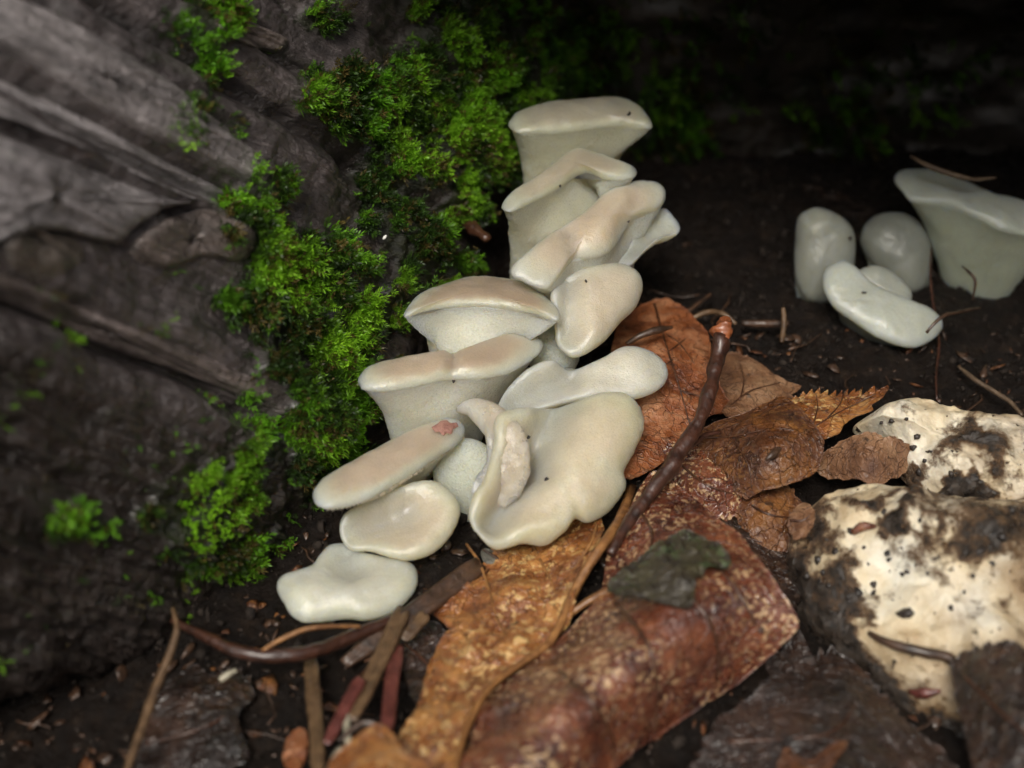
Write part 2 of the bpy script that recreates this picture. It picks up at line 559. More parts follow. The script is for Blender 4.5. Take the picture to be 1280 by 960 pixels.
def moss_material():
    m, nt, N, L, b = newmat('moss_leaflets')
    c = attr(nt, 'tint')
    L.new(c, b.inputs['Base Color'])
    b.inputs['Roughness'].default_value = 0.42
    b.inputs['Specular IOR Level'].default_value = 0.4
    tr = N.new('ShaderNodeBsdfTranslucent')
    L.new(mixc(nt, 1.0, c, (1.1, 1.15, 0.5), 'MULTIPLY'), tr.inputs['Color'])
    mx = N.new('ShaderNodeMixShader'); mx.inputs[0].default_value = 0.42
    L.new(b.outputs[0], mx.inputs[1]); L.new(tr.outputs[0], mx.inputs[2])
    L.new(mx.outputs[0], N['Material Output'].inputs['Surface'])
    return m
M_moss = moss_material()

def old_mushroom_material():
    m, nt, N, L, b = newmat('old_mushroom_flesh')
    v = coords(nt)
    cream = ramp(nt, nz(nt, v, 0.55, 5, 0.6), [(0.36, (0.80, 0.76, 0.65)), (0.54, (0.68, 0.57, 0.39)), (0.70, (0.38, 0.24, 0.11))])
    ds = N.new('ShaderNodeMath'); ds.operation = 'MULTIPLY_ADD'; ds.inputs[1].default_value = 2.6
    L.new(nz(nt, v, 1.6, 9, 0.72), ds.inputs[0]); ds.inputs[2].default_value = -1.3
    da = N.new('ShaderNodeMath'); da.operation = 'ADD'
    L.new(ds.outputs[0], da.inputs[0]); L.new(attr(nt, 'dirt', False), da.inputs[1])
    mxx = N.new('ShaderNodeMath'); mxx.operation = 'MAXIMUM'; mxx.inputs[1].default_value = 0.0
    L.new(ramp(nt, da.outputs[0], [(0.30, 0.0), (0.86, 1.0)]), mxx.inputs[0])
    sp = ramp(nt, nz(nt, v, 5.0, 4, 0.6), [(0.66, 0.0), (0.69, 0.9)])
    mx2 = N.new('ShaderNodeMath'); mx2.operation = 'MAXIMUM'
    L.new(mxx.outputs[0], mx2.inputs[0]); L.new(sp, mx2.inputs[1])
    soil = ramp(nt, nz(nt, v, 6.0, 5, 0.7), [(0.35, (0.010, 0.008, 0.007)), (0.7, (0.065, 0.048, 0.036))])
    cream = mixc(nt, ramp(nt, mx2.outputs[0], [(0.0, 0.0), (0.45, 1.0)]), cream, (0.16, 0.09, 0.045))
    cream = mixc(nt, attr(nt, 'brown', False), cream, (0.20, 0.115, 0.05))
    c = mixc(nt, ramp(nt, mx2.outputs[0], [(0.35, 0.0), (0.9, 1.0)]), cream, soil)
    L.new(c, b.inputs['Base Color'])
    b.inputs['Subsurface Weight'].default_value = 0.25
    b.inputs['Subsurface Radius'].default_value = (1, 0.7, 0.4)
    b.inputs['Subsurface Scale'].default_value = 0.15 * S
    L.new(ramp(nt, nz(nt, v, 3.0, 4), [(0.4, 0.2), (0.65, 0.55)]), b.inputs['Roughness'])
    n1 = bump(nt, mx2.outputs[0], 0.12, 0.7)
    n2 = bump(nt, nz(nt, v, 5.0, 6, 0.65), 0.12, 0.6, n1)
    L.new(n2, b.inputs['Normal'])
    return m
M_old = old_mushroom_material()

# ------------------------------------------------------------------ ground
def axis_spacing(lo, hi, step, far, n_far):
    mid = np.arange(lo, hi + step * 0.5, step)
    ext = np.geomspace(step * 2, far, n_far)
    return np.concatenate([lo - ext[::-1], mid, hi + ext])
gx_ = axis_spacing(-14, 18, 0.13, 300, 22)
gy_ = axis_spacing(-12, 24, 0.13, 300, 22)
X, Y = np.meshgrid(gx_, gy_)
def ground_z(x, y):
    p = np.stack([x, y, np.zeros_like(x)], -1)
    r = np.hypot(x, y)
    sky_block = 0.8 * np.clip(r - 55, 0, None) + 9.0 * fbm(p, 0.03, 3) * sstep(50, 120, r)     # unseen bowl rim added to keep low sky light out
    return sky_block + 0.55 * fbm(p, 0.16, 3) + 0.28 * fbm(p + 5, 0.8, 4) + 0.22 * np.abs(fbm(p + 9, 2.2, 4, 0.6))
Z = ground_z(X, Y)
V = np.stack([X, Y, Z], -1).reshape(-1, 3)
ny, nx = X.shape
I = np.arange(ny * nx).reshape(ny, nx)
F = np.stack([I[:-1, :-1], I[:-1, 1:], I[1:, 1:], I[1:, :-1]], -1).reshape(-1, 4)
g_o = part('ground', V, F, M_soil, origin=np.zeros(3))
tag(g_o, 'black leaf mould ground', None, None, 'structure')

# ------------------------------------------------------------------ log: a bark sheet through measured control points
rows = [
 [(-420,-330,21),(-180,-330,21),(0,-330,22.5),(200,-330,24.5),(400,-330,27),(560,-330,30),(720,-330,33),(840,-300,37)],
 [(-420,-60,18.5),(-180,-20,19.2),(0,0,20.6),(200,0,23),(400,0,26.3),(560,0,29.3),(690,0,32),(760,0,36)],
 [(-420,200,17.8),(-180,200,18.6),(0,200,20),(180,200,22.3),(360,200,25.3),(500,200,28),(625,200,30.4),(690,190,34.5)],
 [(-420,450,17.8),(-180,430,18.6),(0,400,20),(150,400,22),(300,400,24.3),(420,400,26.3),(540,400,28.6),(620,400,32.5)],
 [(-420,660,18.2),(-180,620,18.9),(0,580,20.3),(120,570,21.8),(240,560,23.3),(350,555,25.0),(450,550,27.2),(540,540,31)],
 [(-420,880,19),(-180,810,19.6),(0,755,20.8),(100,738,22),(200,718,23.2),(300,695,24.7),(385,670,26.5),(460,650,30)],
 [(-420,1010,20.4),(-180,940,20.9),(0,868,22),(100,845,23),(190,818,24.2),(270,785,25.6),(345,740,27.2),(420,720,30.5)],
 [(-420,990,24),(-180,920,24.4),(0,850,25.3),(100,825,26.2),(190,800,27.2),(270,765,28.6),(350,720,30.2),(430,700,33)],
 [(-420,800,29),(-180,760,29.5),(0,720,30.3),(100,700,31.2),(190,680,32.2),(270,650,33.6),(350,620,35.2),(430,600,38)],
]
ctrl = np.array(rows, float)
def cr_grid(c, nu, nv):
    def interp(A, n):
        m = A.shape[0]
        q = np.concatenate([[2 * A[0] - A[1]], A, [2 * A[-1] - A[-2]]])
        t = np.linspace(0, m - 1 - 1e-9, n)
        i = t.astype(int); f = (t - i).reshape((-1,) + (1,) * (A.ndim - 1))
        p0, p1, p2, p3 = q[i], q[i + 1], q[i + 2], q[i + 3]
        return 0.5 * (2 * p1 + (p2 - p0) * f + (2 * p0 - 5 * p1 + 4 * p2 - p3) * f * f + (3 * p1 - p0 - 3 * p2 + p3) * f ** 3)
    a = interp(c, nv)
    b = interp(np.swapaxes(a, 0, 1), nu)
    return np.swapaxes(b, 0, 1)
NU, NV = 300, 330
grid = cr_grid(ctrl, NU, NV)
W = P(grid[..., 0], grid[..., 1], grid[..., 2])
du = np.gradient(W, axis=1); dv = np.gradient(W, axis=0)
Nn = np.cross(du, dv); Nn /= np.linalg.norm(Nn, axis=-1)[..., None]
flip = np.sign(np.sum(Nn[NV // 3, NU // 3] * -FWD))
Nn = Nn * flip
qx, qy = grid[..., 0], grid[..., 1]
tt = (qy - 0.604 * qx) / np.clip(1 - 0.00045 * qx, 0.3, 3)       # lines of equal tt follow the bark grain
wob = 26 * fbm(np.stack([qx / 170, qy / 170, 0 * qx], -1), 1.0, 3)
tg = tt + wob
MOSS = [  # x, y, rx, ry, weight of moss patches on the log
 (600,60,90,110,1.0),(560,150,75,80,1.0),(500,240,55,80,1.0),(610,190,40,60,1.0),(500,340,40,60,1.0),(570,270,50,50,0.7),
 (545,20,40,60,1.0),(440,120,55,45,1.0),(490,150,40,40,1.0),(520,90,50,40,.9),(400,340,45,55,1.0),(330,250,40,40,1.0),(310,300,45,45,.7),
 (360,400,60,45,1.0),(430,430,50,50,1.0),(390,490,70,45,1.0),(370,550,70,40,1.0),(420,570,40,60,.8),(350,470,50,50,.8),
 (250,645,60,45,1.0),(215,620,60,25,.6),(310,620,40,60,.6),(92,648,36,24,.9),(250,150,45,30,.6),(255,20,45,30,.8),
 (270,85,25,25,.6),(400,20,45,30,.6),(300,690,50,40,.5),(440,500,40,40,.9),(470,420,40,50,.9),(340,330,40,40,.8),(290,360,40,40,.5),
 (215,395,25,40,.4),(400,600,40,50,.5),(660,40,60,80,.8),(640,150,40,60,.8),(240,540,60,40,.3),(120,740,60,30,.35),(150,770,60,30,.3),
 (370,60,30,30,.5),(300,600,55,55,.8),(205,640,50,35,.75),(330,660,40,50,.8),(280,700,60,35,.65),(110,650,50,22,.6),(450,270,30,50,.5),(420,200,40,40,.25),(560,330,40,40,.7),(450,40,60,50,.35)]
mm = np.zeros_like(qx)
for (x, y, rx, ry, w) in MOSS:
    mm = np.maximum(mm, w * np.exp(-(((qx - x) / rx) ** 2 + ((qy - y) / ry) ** 2) * 0.9))
mm = mm * (1 + 1.5 * fbm(np.stack([qx / 45, qy / 45, 0 * qx], -1), 1.0, 4))
mossm = sstep(0.40, 0.62, mm)
GRO = [(-260,16,.5,-500,420),(-95,20,.85,60,640),(-178,14,.5,150,640),(84,17,.95,-500,330),(142,13,.6,-500,250),(372,15,.95,-500,345),(300,8,.25,-500,70),
       (470,12,.35,-500,120),(560,14,.4,-500,200),(660,14,.4,-500,260),(225,8,.18,-500,200),(10,7,.15,-500,250),(-30,7,.16,-500,300),(-320,12,.4,200,700)]
disp = np.zeros_like(qx)
for (t0, w, a, x0, x1) in GRO:
    act = sstep(x0 - 40, x0 + 40, qx) * (1 - sstep(x1 - 60, x1 + 60, qx))
    disp -= a * 0.65 * np.exp(-np.abs((tg - t0) / w) ** 1.6) * act
disp += 0.25 * sstep(372, 330, tg) * (1 - sstep(330, 260, tg)) * (qx < 400)
stretched = np.stack([qx / 160, tg / 26, 0 * qx], -1)
lower = sstep(380, 470, tt)                    # the rough rotten lower flank
disp += (0.10 + 0.16 * lower) * fbm(stretched, 1.0, 5, 0.6)
disp += 0.16 * fbm(W, 0.9, 4) + (0.04 + 0.03 * lower + 0.12 * mossm) * fbm(W + 31, 3.0, 4)
right = sstep(330, 450, qx + 0.25 * (qy - 300))
disp += right * (0.45 * fbm(W + 11, 0.55, 4))
disp += 0.10 * mossm
Wd = W + disp[..., None] * Nn
plate = (0.19, 0.165, 0.165)
tint = np.array([0.092, 0.076, 0.076])[None, None] * np.ones(qx.shape + (3,))
tint = tint * (1 + 0.5 * fbm(stretched + 40, 1.0, 4))[..., None]
for (t0, w, a, x0, x1) in GRO:                 # tint darkened along the cracks
    act = sstep(x0 - 40, x0 + 40, qx) * (1 - sstep(x1 - 60, x1 + 60, qx))
    k = np.clip(a, 0, 1) * 0.7 * np.exp(-np.abs((tg - t0) / (w * 0.8)) ** 2) * act
    tint = tint * (1 - k)[..., None]
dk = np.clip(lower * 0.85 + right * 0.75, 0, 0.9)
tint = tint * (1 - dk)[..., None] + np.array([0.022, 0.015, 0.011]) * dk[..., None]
tint = tint * (1 - 0.8 * mossm)[..., None] + np.array([0.016, 0.020, 0.007]) * (0.8 * mossm)[..., None]
tint = np.clip(tint, 0.004, 0.4)
I = np.arange(NV * NU).reshape(NV, NU)
F = np.stack([I[:-1, :-1], I[:-1, 1:], I[1:, 1:], I[1:, :-1]], -1).reshape(-1, 4)
if flip < 0: F = F[:, ::-1]
log_t = thing('log', 'thick weathered grey bark log with green moss over its broken end', 'log', G(150, 860, 0.0))
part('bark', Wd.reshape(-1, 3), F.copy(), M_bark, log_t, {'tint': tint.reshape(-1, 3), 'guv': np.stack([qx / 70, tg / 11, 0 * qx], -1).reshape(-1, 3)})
bvh_log = BVHTree.FromPolygons([tuple(v) for v in Wd.reshape(-1, 3)], F.tolist())
def cast(bvh, px, py):
    d = P(px, py, 1.0) - CAM
    d = d / np.linalg.norm(d)
    h = bvh.ray_cast(Vector(CAM), Vector(d))
    if h[0] is None:
        return None
    n = np.array(h[1])
    if n @ d > 0: n = -n
    return np.array(h[0]), n

# loose bark plates lying on the log, each a slab of its own
PLATES = [
 ([(-60,-25),(60,15),(150,62),(225,112),(300,175),(345,215),(320,232),(255,205),(150,152),(40,85),(-60,35)], 0.20, (0.36,0.32,0.32)),
 ([(-60,78),(40,118),(130,160),(220,208),(282,240),(268,256),(200,228),(100,180),(0,140),(-60,118)], 0.24, (0.38,0.345,0.35)),
 ([(-60,165),(60,190),(140,222),(215,250),(245,252),(205,262),(165,288),(150,306),(110,298),(64,288),(20,292),(-60,312)], 0.26, (0.34,0.305,0.31)),
 ([(158,312),(200,278),(250,262),(300,272),(322,300),(300,328),(255,322),(210,338),(178,330)], 0.16, (0.2,0.16,0.145)),
 ([(-60,322),(30,352),(120,392),(220,430),(320,474),(350,500),(315,498),(220,462),(120,428),(30,385),(-60,350)], 0.13, (0.24,0.195,0.185)),
 ([(275,15),(320,30),(360,50),(345,66),(300,52),(270,32)], 0.16, (0.3,0.24,0.22)),
 ([(0,300),(40,294),(90,300),(108,322),(70,345),(20,338)], 0.14, (0.16,0.13,0.11)),
]
for (ol, th, tn) in PLATES:
    na, nr = 90, 10
    o = catmull_closed(ol, na)
    c = o.mean(0)
    q3 = np.concatenate([o / 14, np.zeros((na, 1))], 1)
    o = c + (o - c) * (1 + 0.06 * fbm(q3, 1.0, 3))[:, None]
    Vp, Tn = [], []
    for r in np.sin(np.linspace(0.05, math.pi / 2, nr)):
        for pt in c + r * (o - c):
            h = cast(bvh_log, *pt)
            if h is None:
                h = (P(pt[0], pt[1], 21.0), -FWD)
            Vp.append(h[0] * 1.0 + h[1] * 0.0); Tn.append(r)
    Vp = np.array(Vp).reshape(nr, na, 3)
    for _ in range(2):                                  # even out what the plate bridges
        Vp[1:-1] = (Vp[1:-1] + Vp[:-2] + Vp[2:] + np.roll(Vp[1:-1], 1, 1) + np.roll(Vp[1:-1], -1, 1)) / 5
    h0 = cast(bvh_log, *c)
    nrm = h0[1] if h0 else -FWD
    nrm = 0.6 * nrm - 0.4 * FWD + np.array([0, 0, .2]); nrm /= np.linalg.norm(nrm)
    rr = np.array(Tn).reshape(nr, na)
    Vt = Vp + (1.5 * th * np.sqrt(np.clip(1 - rr ** 8, 0, 1)) - 0.06)[..., None] * nrm
    flat = Vt.reshape(-1, 3)
    gg = np.concatenate([np.array([c + r * (o - c) for r in np.sin(np.linspace(0.05, math.pi / 2, nr))]).reshape(-1, 2), np.zeros((nr * na, 1))], 1)
    tq = np.stack([gg[:, 0] / 150, (gg[:, 1] - 0.5 * gg[:, 0]) / 14, gg[:, 2]], 1)
    flat = flat + (0.10 * fbm(tq, 1.0, 5, 0.6) + 0.04 * fbm(flat, 3.0, 3))[:, None] * nrm
    Fp = ring_faces(nr, na)
    Fp.append(tuple(range(na)))
    A, B, Cc = flat[Fp[0][0]], flat[Fp[0][1]], flat[Fp[0][2]]
    if np.cross(B - A, Cc - A) @ nrm < 0: Fp = [tuple(reversed(f)) for f in Fp]
    tc = np.array(tn) * 0.8 * (0.85 + 0.5 * fbm(tq + 3, 1.0, 5, 0.6))[:, None]
    part('bark_plate', flat, Fp, M_bark, log_t, {'tint': np.clip(tc, 0.01, 0.6), 'guv': np.stack([gg[:, 0] / 70, (gg[:, 1] - 0.5 * gg[:, 0]) / 11, gg[:, 2]], 1)})

# ------------------------------------------------------------------ hollow tree base behind (dark, mossy, overhanging)
nu, nv = 150, 110
U, Vv = np.meshgrid(np.linspace(0, 1, nu), np.linspace(0, 1, nv))
prof = catmull([(1.5, 13.0), (1.8, 11.6), (3.5, 10.6), (7, 9.4), (10, 7.0), (11.2, 4.2), (11.6, 1.5), (11.8, -1.5)], nv)   # (y, z) lip to foot
xs = -20 + 60 * U
yy = prof[:, 0][:, None] + 0 * U
zz = prof[:, 1][:, None] + 0 * U
recede = 7.0 * sstep(-2.5, -8.0, xs) * sstep(10.5, 4.0, yy)          # the lip draws back above the log
yy = yy - 3.2 * sstep(2.5, 6.5, xs) * sstep(9.5, 3.0, yy) + recede - 0.006 * np.clip(xs - 10, 0, None) ** 2  # unseen lip also pushed forward on the right to shade the back fungi
hw = np.stack([xs, yy, zz], -1)
hw += (1.1 * fbm(hw, 0.2, 4) + 0.45 * fbm(hw + 7, 0.9, 4))[..., None] * np.array([0.2, -0.8, 0.15])
Vh = hw.reshape(-1, 3)
I = np.arange(nv * nu).reshape(nv, nu)
Fh = np.stack([I[:-1, :-1], I[:-1, 1:], I[1:, 1:], I[1:, :-1]], -1).reshape(-1, 4)
tree_t = thing('tree_base', 'dark overhanging tree base with a mossy hollow behind the fungi', 'tree', np.array([8.0, 21.0, 0.0]))
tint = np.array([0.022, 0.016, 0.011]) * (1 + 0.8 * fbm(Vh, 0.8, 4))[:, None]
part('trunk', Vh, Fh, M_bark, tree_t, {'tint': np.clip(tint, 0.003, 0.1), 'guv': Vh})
# outside of the trunk above the hollow
Vo = []
na = 60
for z, r in ((12.8, 1.0), (17, 0.95), (24, .86), (36, .8), (60, .76), (110, .72), (190, .7)):
    for k in range(na):
        a = 2 * math.pi * k / na
        Vo.append((12 + 32 * r * math.cos(a), 33 + 31 * r * math.sin(a), z))
Vo = np.array(Vo)
Vo += (0.8 * fbm(Vo * [1, 1, .2], 0.25, 4))[:, None] * np.array([1, 1, 0])
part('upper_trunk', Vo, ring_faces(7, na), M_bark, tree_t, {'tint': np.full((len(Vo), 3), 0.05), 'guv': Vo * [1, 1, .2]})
bvh_wall = BVHTree.FromPolygons([tuple(v) for v in Vh], Fh.tolist())

# ------------------------------------------------------------------ moss
def shoot_template(kind, rg):
    """unit-long moss shoot along +z: rows of small pointed leaflets"""
    T = []
    if kind == 0:                # star-tipped upright shoot
        n = 18
        for i in range(n):
            t = (i + 1) / n
            a = i * 2.4
            ln = 0.22 + 0.12 * t
            el = math.radians(25 + 45 * t ** 2)
            o = np.array([0, 0, t * 0.82])
            d = np.array([math.cos(a) * math.cos(el), math.sin(a) * math.cos(el), math.sin(el)])
            T.append((o, d, ln, 0.036))
    elif kind == 1:              # flat feathery frond
        n = 9
        for i in range(n):
            t = (i + 0.5) / n
            for sgn in (-1, 1):
                ln = 0.34 * (1 - 0.75 * abs(t - 0.35))
                d = np.array([sgn * 0.8, 0.18 * math.sin(i), 0.6])
                T.append((np.array([0.05 * math.sin(3 * t), 0.10 * t * t, t * 0.9]), d / np.linalg.norm(d), ln, 0.045))
    else:                        # short tuft
        n = 11
        for i in range(n):
            a = i * 2.4
            el = math.radians(35 + 40 * (i / n))
            d = np.array([math.cos(a) * math.cos(el), math.sin(a) * math.cos(el), math.sin(el)])
            T.append((np.array([0, 0, 0.25 * i / n]), d, 0.5 + 0.3 * (i / n), 0.035))
    V, F = [], []
    for (o, d, ln, w) in T:
        s = np.cross(d, rg.normal(size=3)); s /= np.linalg.norm(s)
        k = len(V)
        V += [o, o + d * ln * 0.45 + s * w, o + d * ln, o + d * ln * 0.45 - s * w]
        F += [(k, k + 1, k + 2), (k, k + 2, k + 3)]
    k = len(V)                   # the little stem
    V += [np.array([0.02, 0, 0]), np.array([-0.02, 0, 0]), np.array([0, 0, 0.85])]
    F += [(k, k + 1, k + 2)]
    return np.array(V), np.array(F)
TPL = [[shoot_template(k, rng) for _ in range(4)] for k in range(3)]
def frame_from(z, rg):
    z = z / np.linalg.norm(z, axis=1)[:, None]
    r = rg.normal(size=z.shape)
    x = np.cross(r, z); x /= np.linalg.norm(x, axis=1)[:, None]
    y = np.cross(z, x)
    return np.stack([x, y, z], -1)
def build_moss(name, pos, nrm, size, kinds, tintv, lean=None):
    Vs, Fs, Cs = [], [], []
    off = 0
    d = nrm + 0.55 * rng.normal(size=nrm.shape) + (0 if lean is None else lean)
    R = frame_from(d, rng)
    var = rng.integers(0, 4, len(pos))
    for k in range(3):
        for q in range(4):
            sel = np.where((kinds == k) & (var == q))[0]
            if not len(sel): continue
            tv, tf = TPL[k][q]
            vv = np.einsum('nij,vj->nvi', R[sel], tv) * size[sel][:, None, None] + pos[sel][:, None, :]
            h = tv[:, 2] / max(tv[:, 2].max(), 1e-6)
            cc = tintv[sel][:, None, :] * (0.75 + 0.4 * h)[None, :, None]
            nv_ = len(tv)
            Vs.append(vv.reshape(-1, 3)); Cs.append(cc.reshape(-1, 3))
            Fs.append((tf[None] + (np.arange(len(sel)) * nv_)[:, None, None] + off).reshape(-1, 3))
            off += len(sel) * nv_
    return part(name, np.concatenate(Vs), np.concatenate(Fs), M_moss, None, {'tint': np.concatenate(Cs)}, smooth=False)
def moss_tint(p, n, bright=1.0):
    a = np.array([0.13, 0.34, 0.016]); b = np.array([0.29, 0.54, 0.03]); c = np.array([0.022, 0.045, 0.010])
    f = np.clip(sstep(-0.18, 0.30, fbm(p, 1.1, 3)) + 0.15 * rng.normal(size=n), 0, 1)[:, None]
    g = np.clip(0.35 + 1.2 * fbm(p + 19, 0.6, 3), 0, 1)[:, None]
    t = (c * (1 - f) + a * f) * (1 - g * f) + b * g * f
    old = rng.random(n) < 0.13 + 0.25 * (fbm(p + 77, 0.8, 2) > 0.16)
    t[old] = np.array([0.10, 0.075, 0.022]) * rng.uniform(0.4, 1.3, (old.sum(), 1))
    return t * bright
# the mat on the log: sample the bark sheet by the moss mask
cell = np.linalg.norm(np.cross(np.gradient(Wd, axis=1), np.gradient(Wd, axis=0)), axis=-1)
def sample_log(mask, n):
    w = (cell * mask).ravel()
    idx = rng.choice(len(w), n, p=w / w.sum())
    j, i = idx // NU, idx % NU
    i2, j2 = np.clip(i + 1, 0, NU - 1), np.clip(j + 1, 0, NV - 1)
    a, b = rng.random(n)[:, None], rng.random(n)[:, None]
    p = Wd[j, i] * (1 - a) * (1 - b) + Wd[j, i2] * a * (1 - b) + Wd[j2, i] * (1 - a) * b + Wd[j2, i2] * a * b
    return p, Nn[j, i], qx[j, i], qy[j, i]
TUFTS = [  # isolated cushions: x, y, rx, ry, label
 (92,648,30,22,'small round green moss tuft alone on the dark lower flank of the log'),
 (248,655,55,50,'bright yellow-green moss cushion on the lower corner of the log'),
 (250,150,42,28,'thin moss tuft at the tip of the broad grey bark plate'),
 (255,18,40,26,'moss tuft on the upper bark ridge behind the grey plate'),
 (270,84,20,18,'tiny moss tuft in the upper bark crack'),
 (440,110,48,36,'large leafy moss cushion on the upper shoulder of the log'),
 (318,245,30,32,'upright bright moss tuft at the end of the long bark ridge'),
 (398,330,40,36,'domed bright green moss cushion in the middle of the mossy band'),
 (330,380,34,40,'hanging feathery moss fronds below the small broken bark plate'),
]
in_vis = (qx > -200) & (qy < 900)
tmask = np.zeros_like(qx)
for (x, y, rx, ry, _) in TUFTS:
    tmask = np.maximum(tmask, np.exp(-(((qx - x) / rx) ** 2 + ((qy - y) / ry) ** 2) * 1.2))
mk = mossm * (tmask < 0.5) * in_vis
spark = sstep(0.16, 0.34, fbm(Wd + 60, 1.7, 3)) * (qx < 430) * (qy > 330) * (qy < 830) * (tmask < 0.5)
mk = np.maximum(mk * sstep(-0.14, 0.14, fbm(Wd, 1.5, 3)), 0.05 * spark)
NM = 26000
gap = fbm(Wd, 1.5, 3)
p, n, mx_, my_ = sample_log(mk, NM)
kinds = rng.choice(3, NM, p=[0.6, 0.25, 0.15])
size = rng.uniform(0.13, 0.36, NM) * np.where((mx_ < 300) & (my_ > 380), 0.6, 1.0)
lift = np.clip(0.5 + 1.6 * fbm(p, 1.5, 3), 0, 1)
pos = p + n * (0.14 * lift * rng.random(NM))[:, None]
lean = np.array([0.25, -0.35, 0.25])[None] * np.ones((NM, 1))
o = build_moss('moss_mat', pos, n, size * (0.7 + 0.5 * lift), kinds, moss_tint(p, NM), lean)
tag(o, 'dense feathery green moss mat covering the broken end of the log', 'moss', None, 'stuff')
for (x, y, rx, ry, lab) in TUFTS:
    m_ = np.exp(-(((qx - x) / rx) ** 2 + ((qy - y) / ry) ** 2) * 1.2) ** 1.0 * in_vis * sstep(-0.3, 0.15, gap)
    m_[m_ < 0.10] = 0
    nt_ = int(rx * ry * (0.34 if x > 300 else (0.24 if y > 600 else 0.16))) + 60
    p, n, _, _ = sample_log(m_, nt_)
    c = p.mean(0)
    dome = np.clip(1 - (np.linalg.norm(p - c, axis=1) / (rx * 0.021 + 0.1)) ** 2, 0, 1)
    pos = p + n * (0.15 * dome * rng.random(nt_))[:, None]
    nn = n + 0.6 * (p - c)
    kk = rng.choice(3, nt_, p=[0.45, 0.45, 0.1])
    ln = np.array([0.2, -0.3, -0.5 if y == 380 else 0.35])[None] * np.ones((nt_, 1))
    o = build_moss('moss_tuft', pos, nn, rng.uniform(0.18, 0.42, nt_) * (1.0 if x > 300 else 0.7), kk, moss_tint(p, nt_, 1.25), ln)
    tag(o, lab, 'moss', 'moss tufts on the log')
# moss in the hollow
pts, nrs = [], []
for (x, y, rx, ry, w) in [(840,160,35,60,260),(720,60,70,70,300),(1060,150,60,50,120),(1150,90,90,60,60),(900,60,90,60,80)]:
    for _ in range(w):
        h = cast(bvh_wall, x + rx * rng.normal() * 0.6, y + ry * rng.normal() * 0.6)
        if h is not None: pts.append(h[0]); nrs.append(h[1])
pts, nrs = np.array(pts), np.array(nrs)
nn_ = len(pts)
o = build_moss('hollow_moss', pts, nrs, rng.uniform(0.4, 0.8, nn_), rng.choice(3, nn_, p=[0.7, 0.2, 0.1]), moss_tint(pts, nn_, 0.8))
tag(o, 'dim moss growing on the dark wall of the tree hollow', 'moss', None, 'stuff')

# ------------------------------------------------------------------ jelly fungi
def jcols(sl, topc, rimc, edge=0.6, near=True):
    f = sstep(edge, 1.0, sl.R + 0.12 * fbm(sl.V, 1.4, 3))[:, None]
    under = (sl.SD < 0)[:, None]
    rim = np.array(rimc) ** (np.array([0.50, 0.60, 0.98]) if near else 1.1)  # back group keeps darker tints in place of shade
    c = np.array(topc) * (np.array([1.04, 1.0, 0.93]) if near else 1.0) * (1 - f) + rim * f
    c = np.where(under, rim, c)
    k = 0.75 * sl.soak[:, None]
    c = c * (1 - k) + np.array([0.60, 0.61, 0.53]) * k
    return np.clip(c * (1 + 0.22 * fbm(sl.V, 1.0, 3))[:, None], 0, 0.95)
TAN = (0.50, 0.42, 0.34); CREAM = (0.80, 0.75, 0.62); PEACH = (0.80, 0.70, 0.57); WHITE = (0.76, 0.77, 0.71); GREY = (0.60, 0.59, 0.53); GREEN = (0.68, 0.72, 0.62)
GRP = 'jelly fungi of the large cluster'
GRB = 'jelly fungi under the overhang'
def fungus(label, outline, d0, gx, gy, base, k, topc=TAN, rimc=CREAM, stemc=CREAM, group=GRP, ease=0.8, teeth=0, waist=0.0, s0=0.99, stem=True, drop=0.0, **kw):
    kw.setdefault('ruff', 0.012); kw.setdefault('lump', 0.045); kw.setdefault('lsc', 1.7)
    sl = Slab(outline, d0, gx, gy, **kw)
    b = P(*base)
    t = thing('jelly_fungus', label, 'mushroom', b, group)
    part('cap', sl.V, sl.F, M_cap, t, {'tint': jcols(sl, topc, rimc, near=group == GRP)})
    if stem:
        V, F, T = loft_stem(sl, b, k, s0=s0, ease=ease, waist=waist, drop=drop)
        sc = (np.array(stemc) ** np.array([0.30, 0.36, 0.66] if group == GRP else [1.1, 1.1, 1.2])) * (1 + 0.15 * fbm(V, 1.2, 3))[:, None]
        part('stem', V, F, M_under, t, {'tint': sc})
        if teeth:
            # spine-like teeth under the rim, one joined mass
            na = 200
            tv, tf = [], []
            nz_ = len(V) - 2
            for _ in range(teeth):
                i = rng.integers(0, 4); j = rng.integers(0, na)
                a, b2 = rng.random(), rng.random()
                p00, p01 = V[i * na + j], V[i * na + (j + 1) % na]
                p10, p11 = V[(i + 1) * na + j], V[(i + 1) * na + (j + 1) % na]
                p = (p00 * (1 - a) + p01 * a) * (1 - b2) + (p10 * (1 - a) + p11 * a) * b2
                n = np.cross(p01 - p00, p10 - p00); n /= np.linalg.norm(n) + 1e-9
                cen = V[i * na:(i + 1) * na].mean(0)
                if n @ (p - cen) < 0: n = -n
                d = n + np.array([0, 0, -0.7]); d /= np.linalg.norm(d)
                s = np.cross(d, [0.2, 0.9, 0.3]); s /= np.linalg.norm(s); u = np.cross(d, s)
                L = rng.uniform(0.03, 0.055); w = 0.016
                q = len(tv)
                tv += [p + w * s, p + w * (-0.5 * s + 0.87 * u), p + w * (-0.5 * s - 0.87 * u), p + d * L]
                tf += [(q, q + 1, q + 3), (q + 1, q + 2, q + 3), (q + 2, q, q + 3)]
            o = part('teeth', np.array(tv), tf, M_teeth, t, {'tint': np.array(stemc) * np.ones((len(tv), 1))}, smooth=False)
            o['kind'] = 'stuff'
    return t, sl

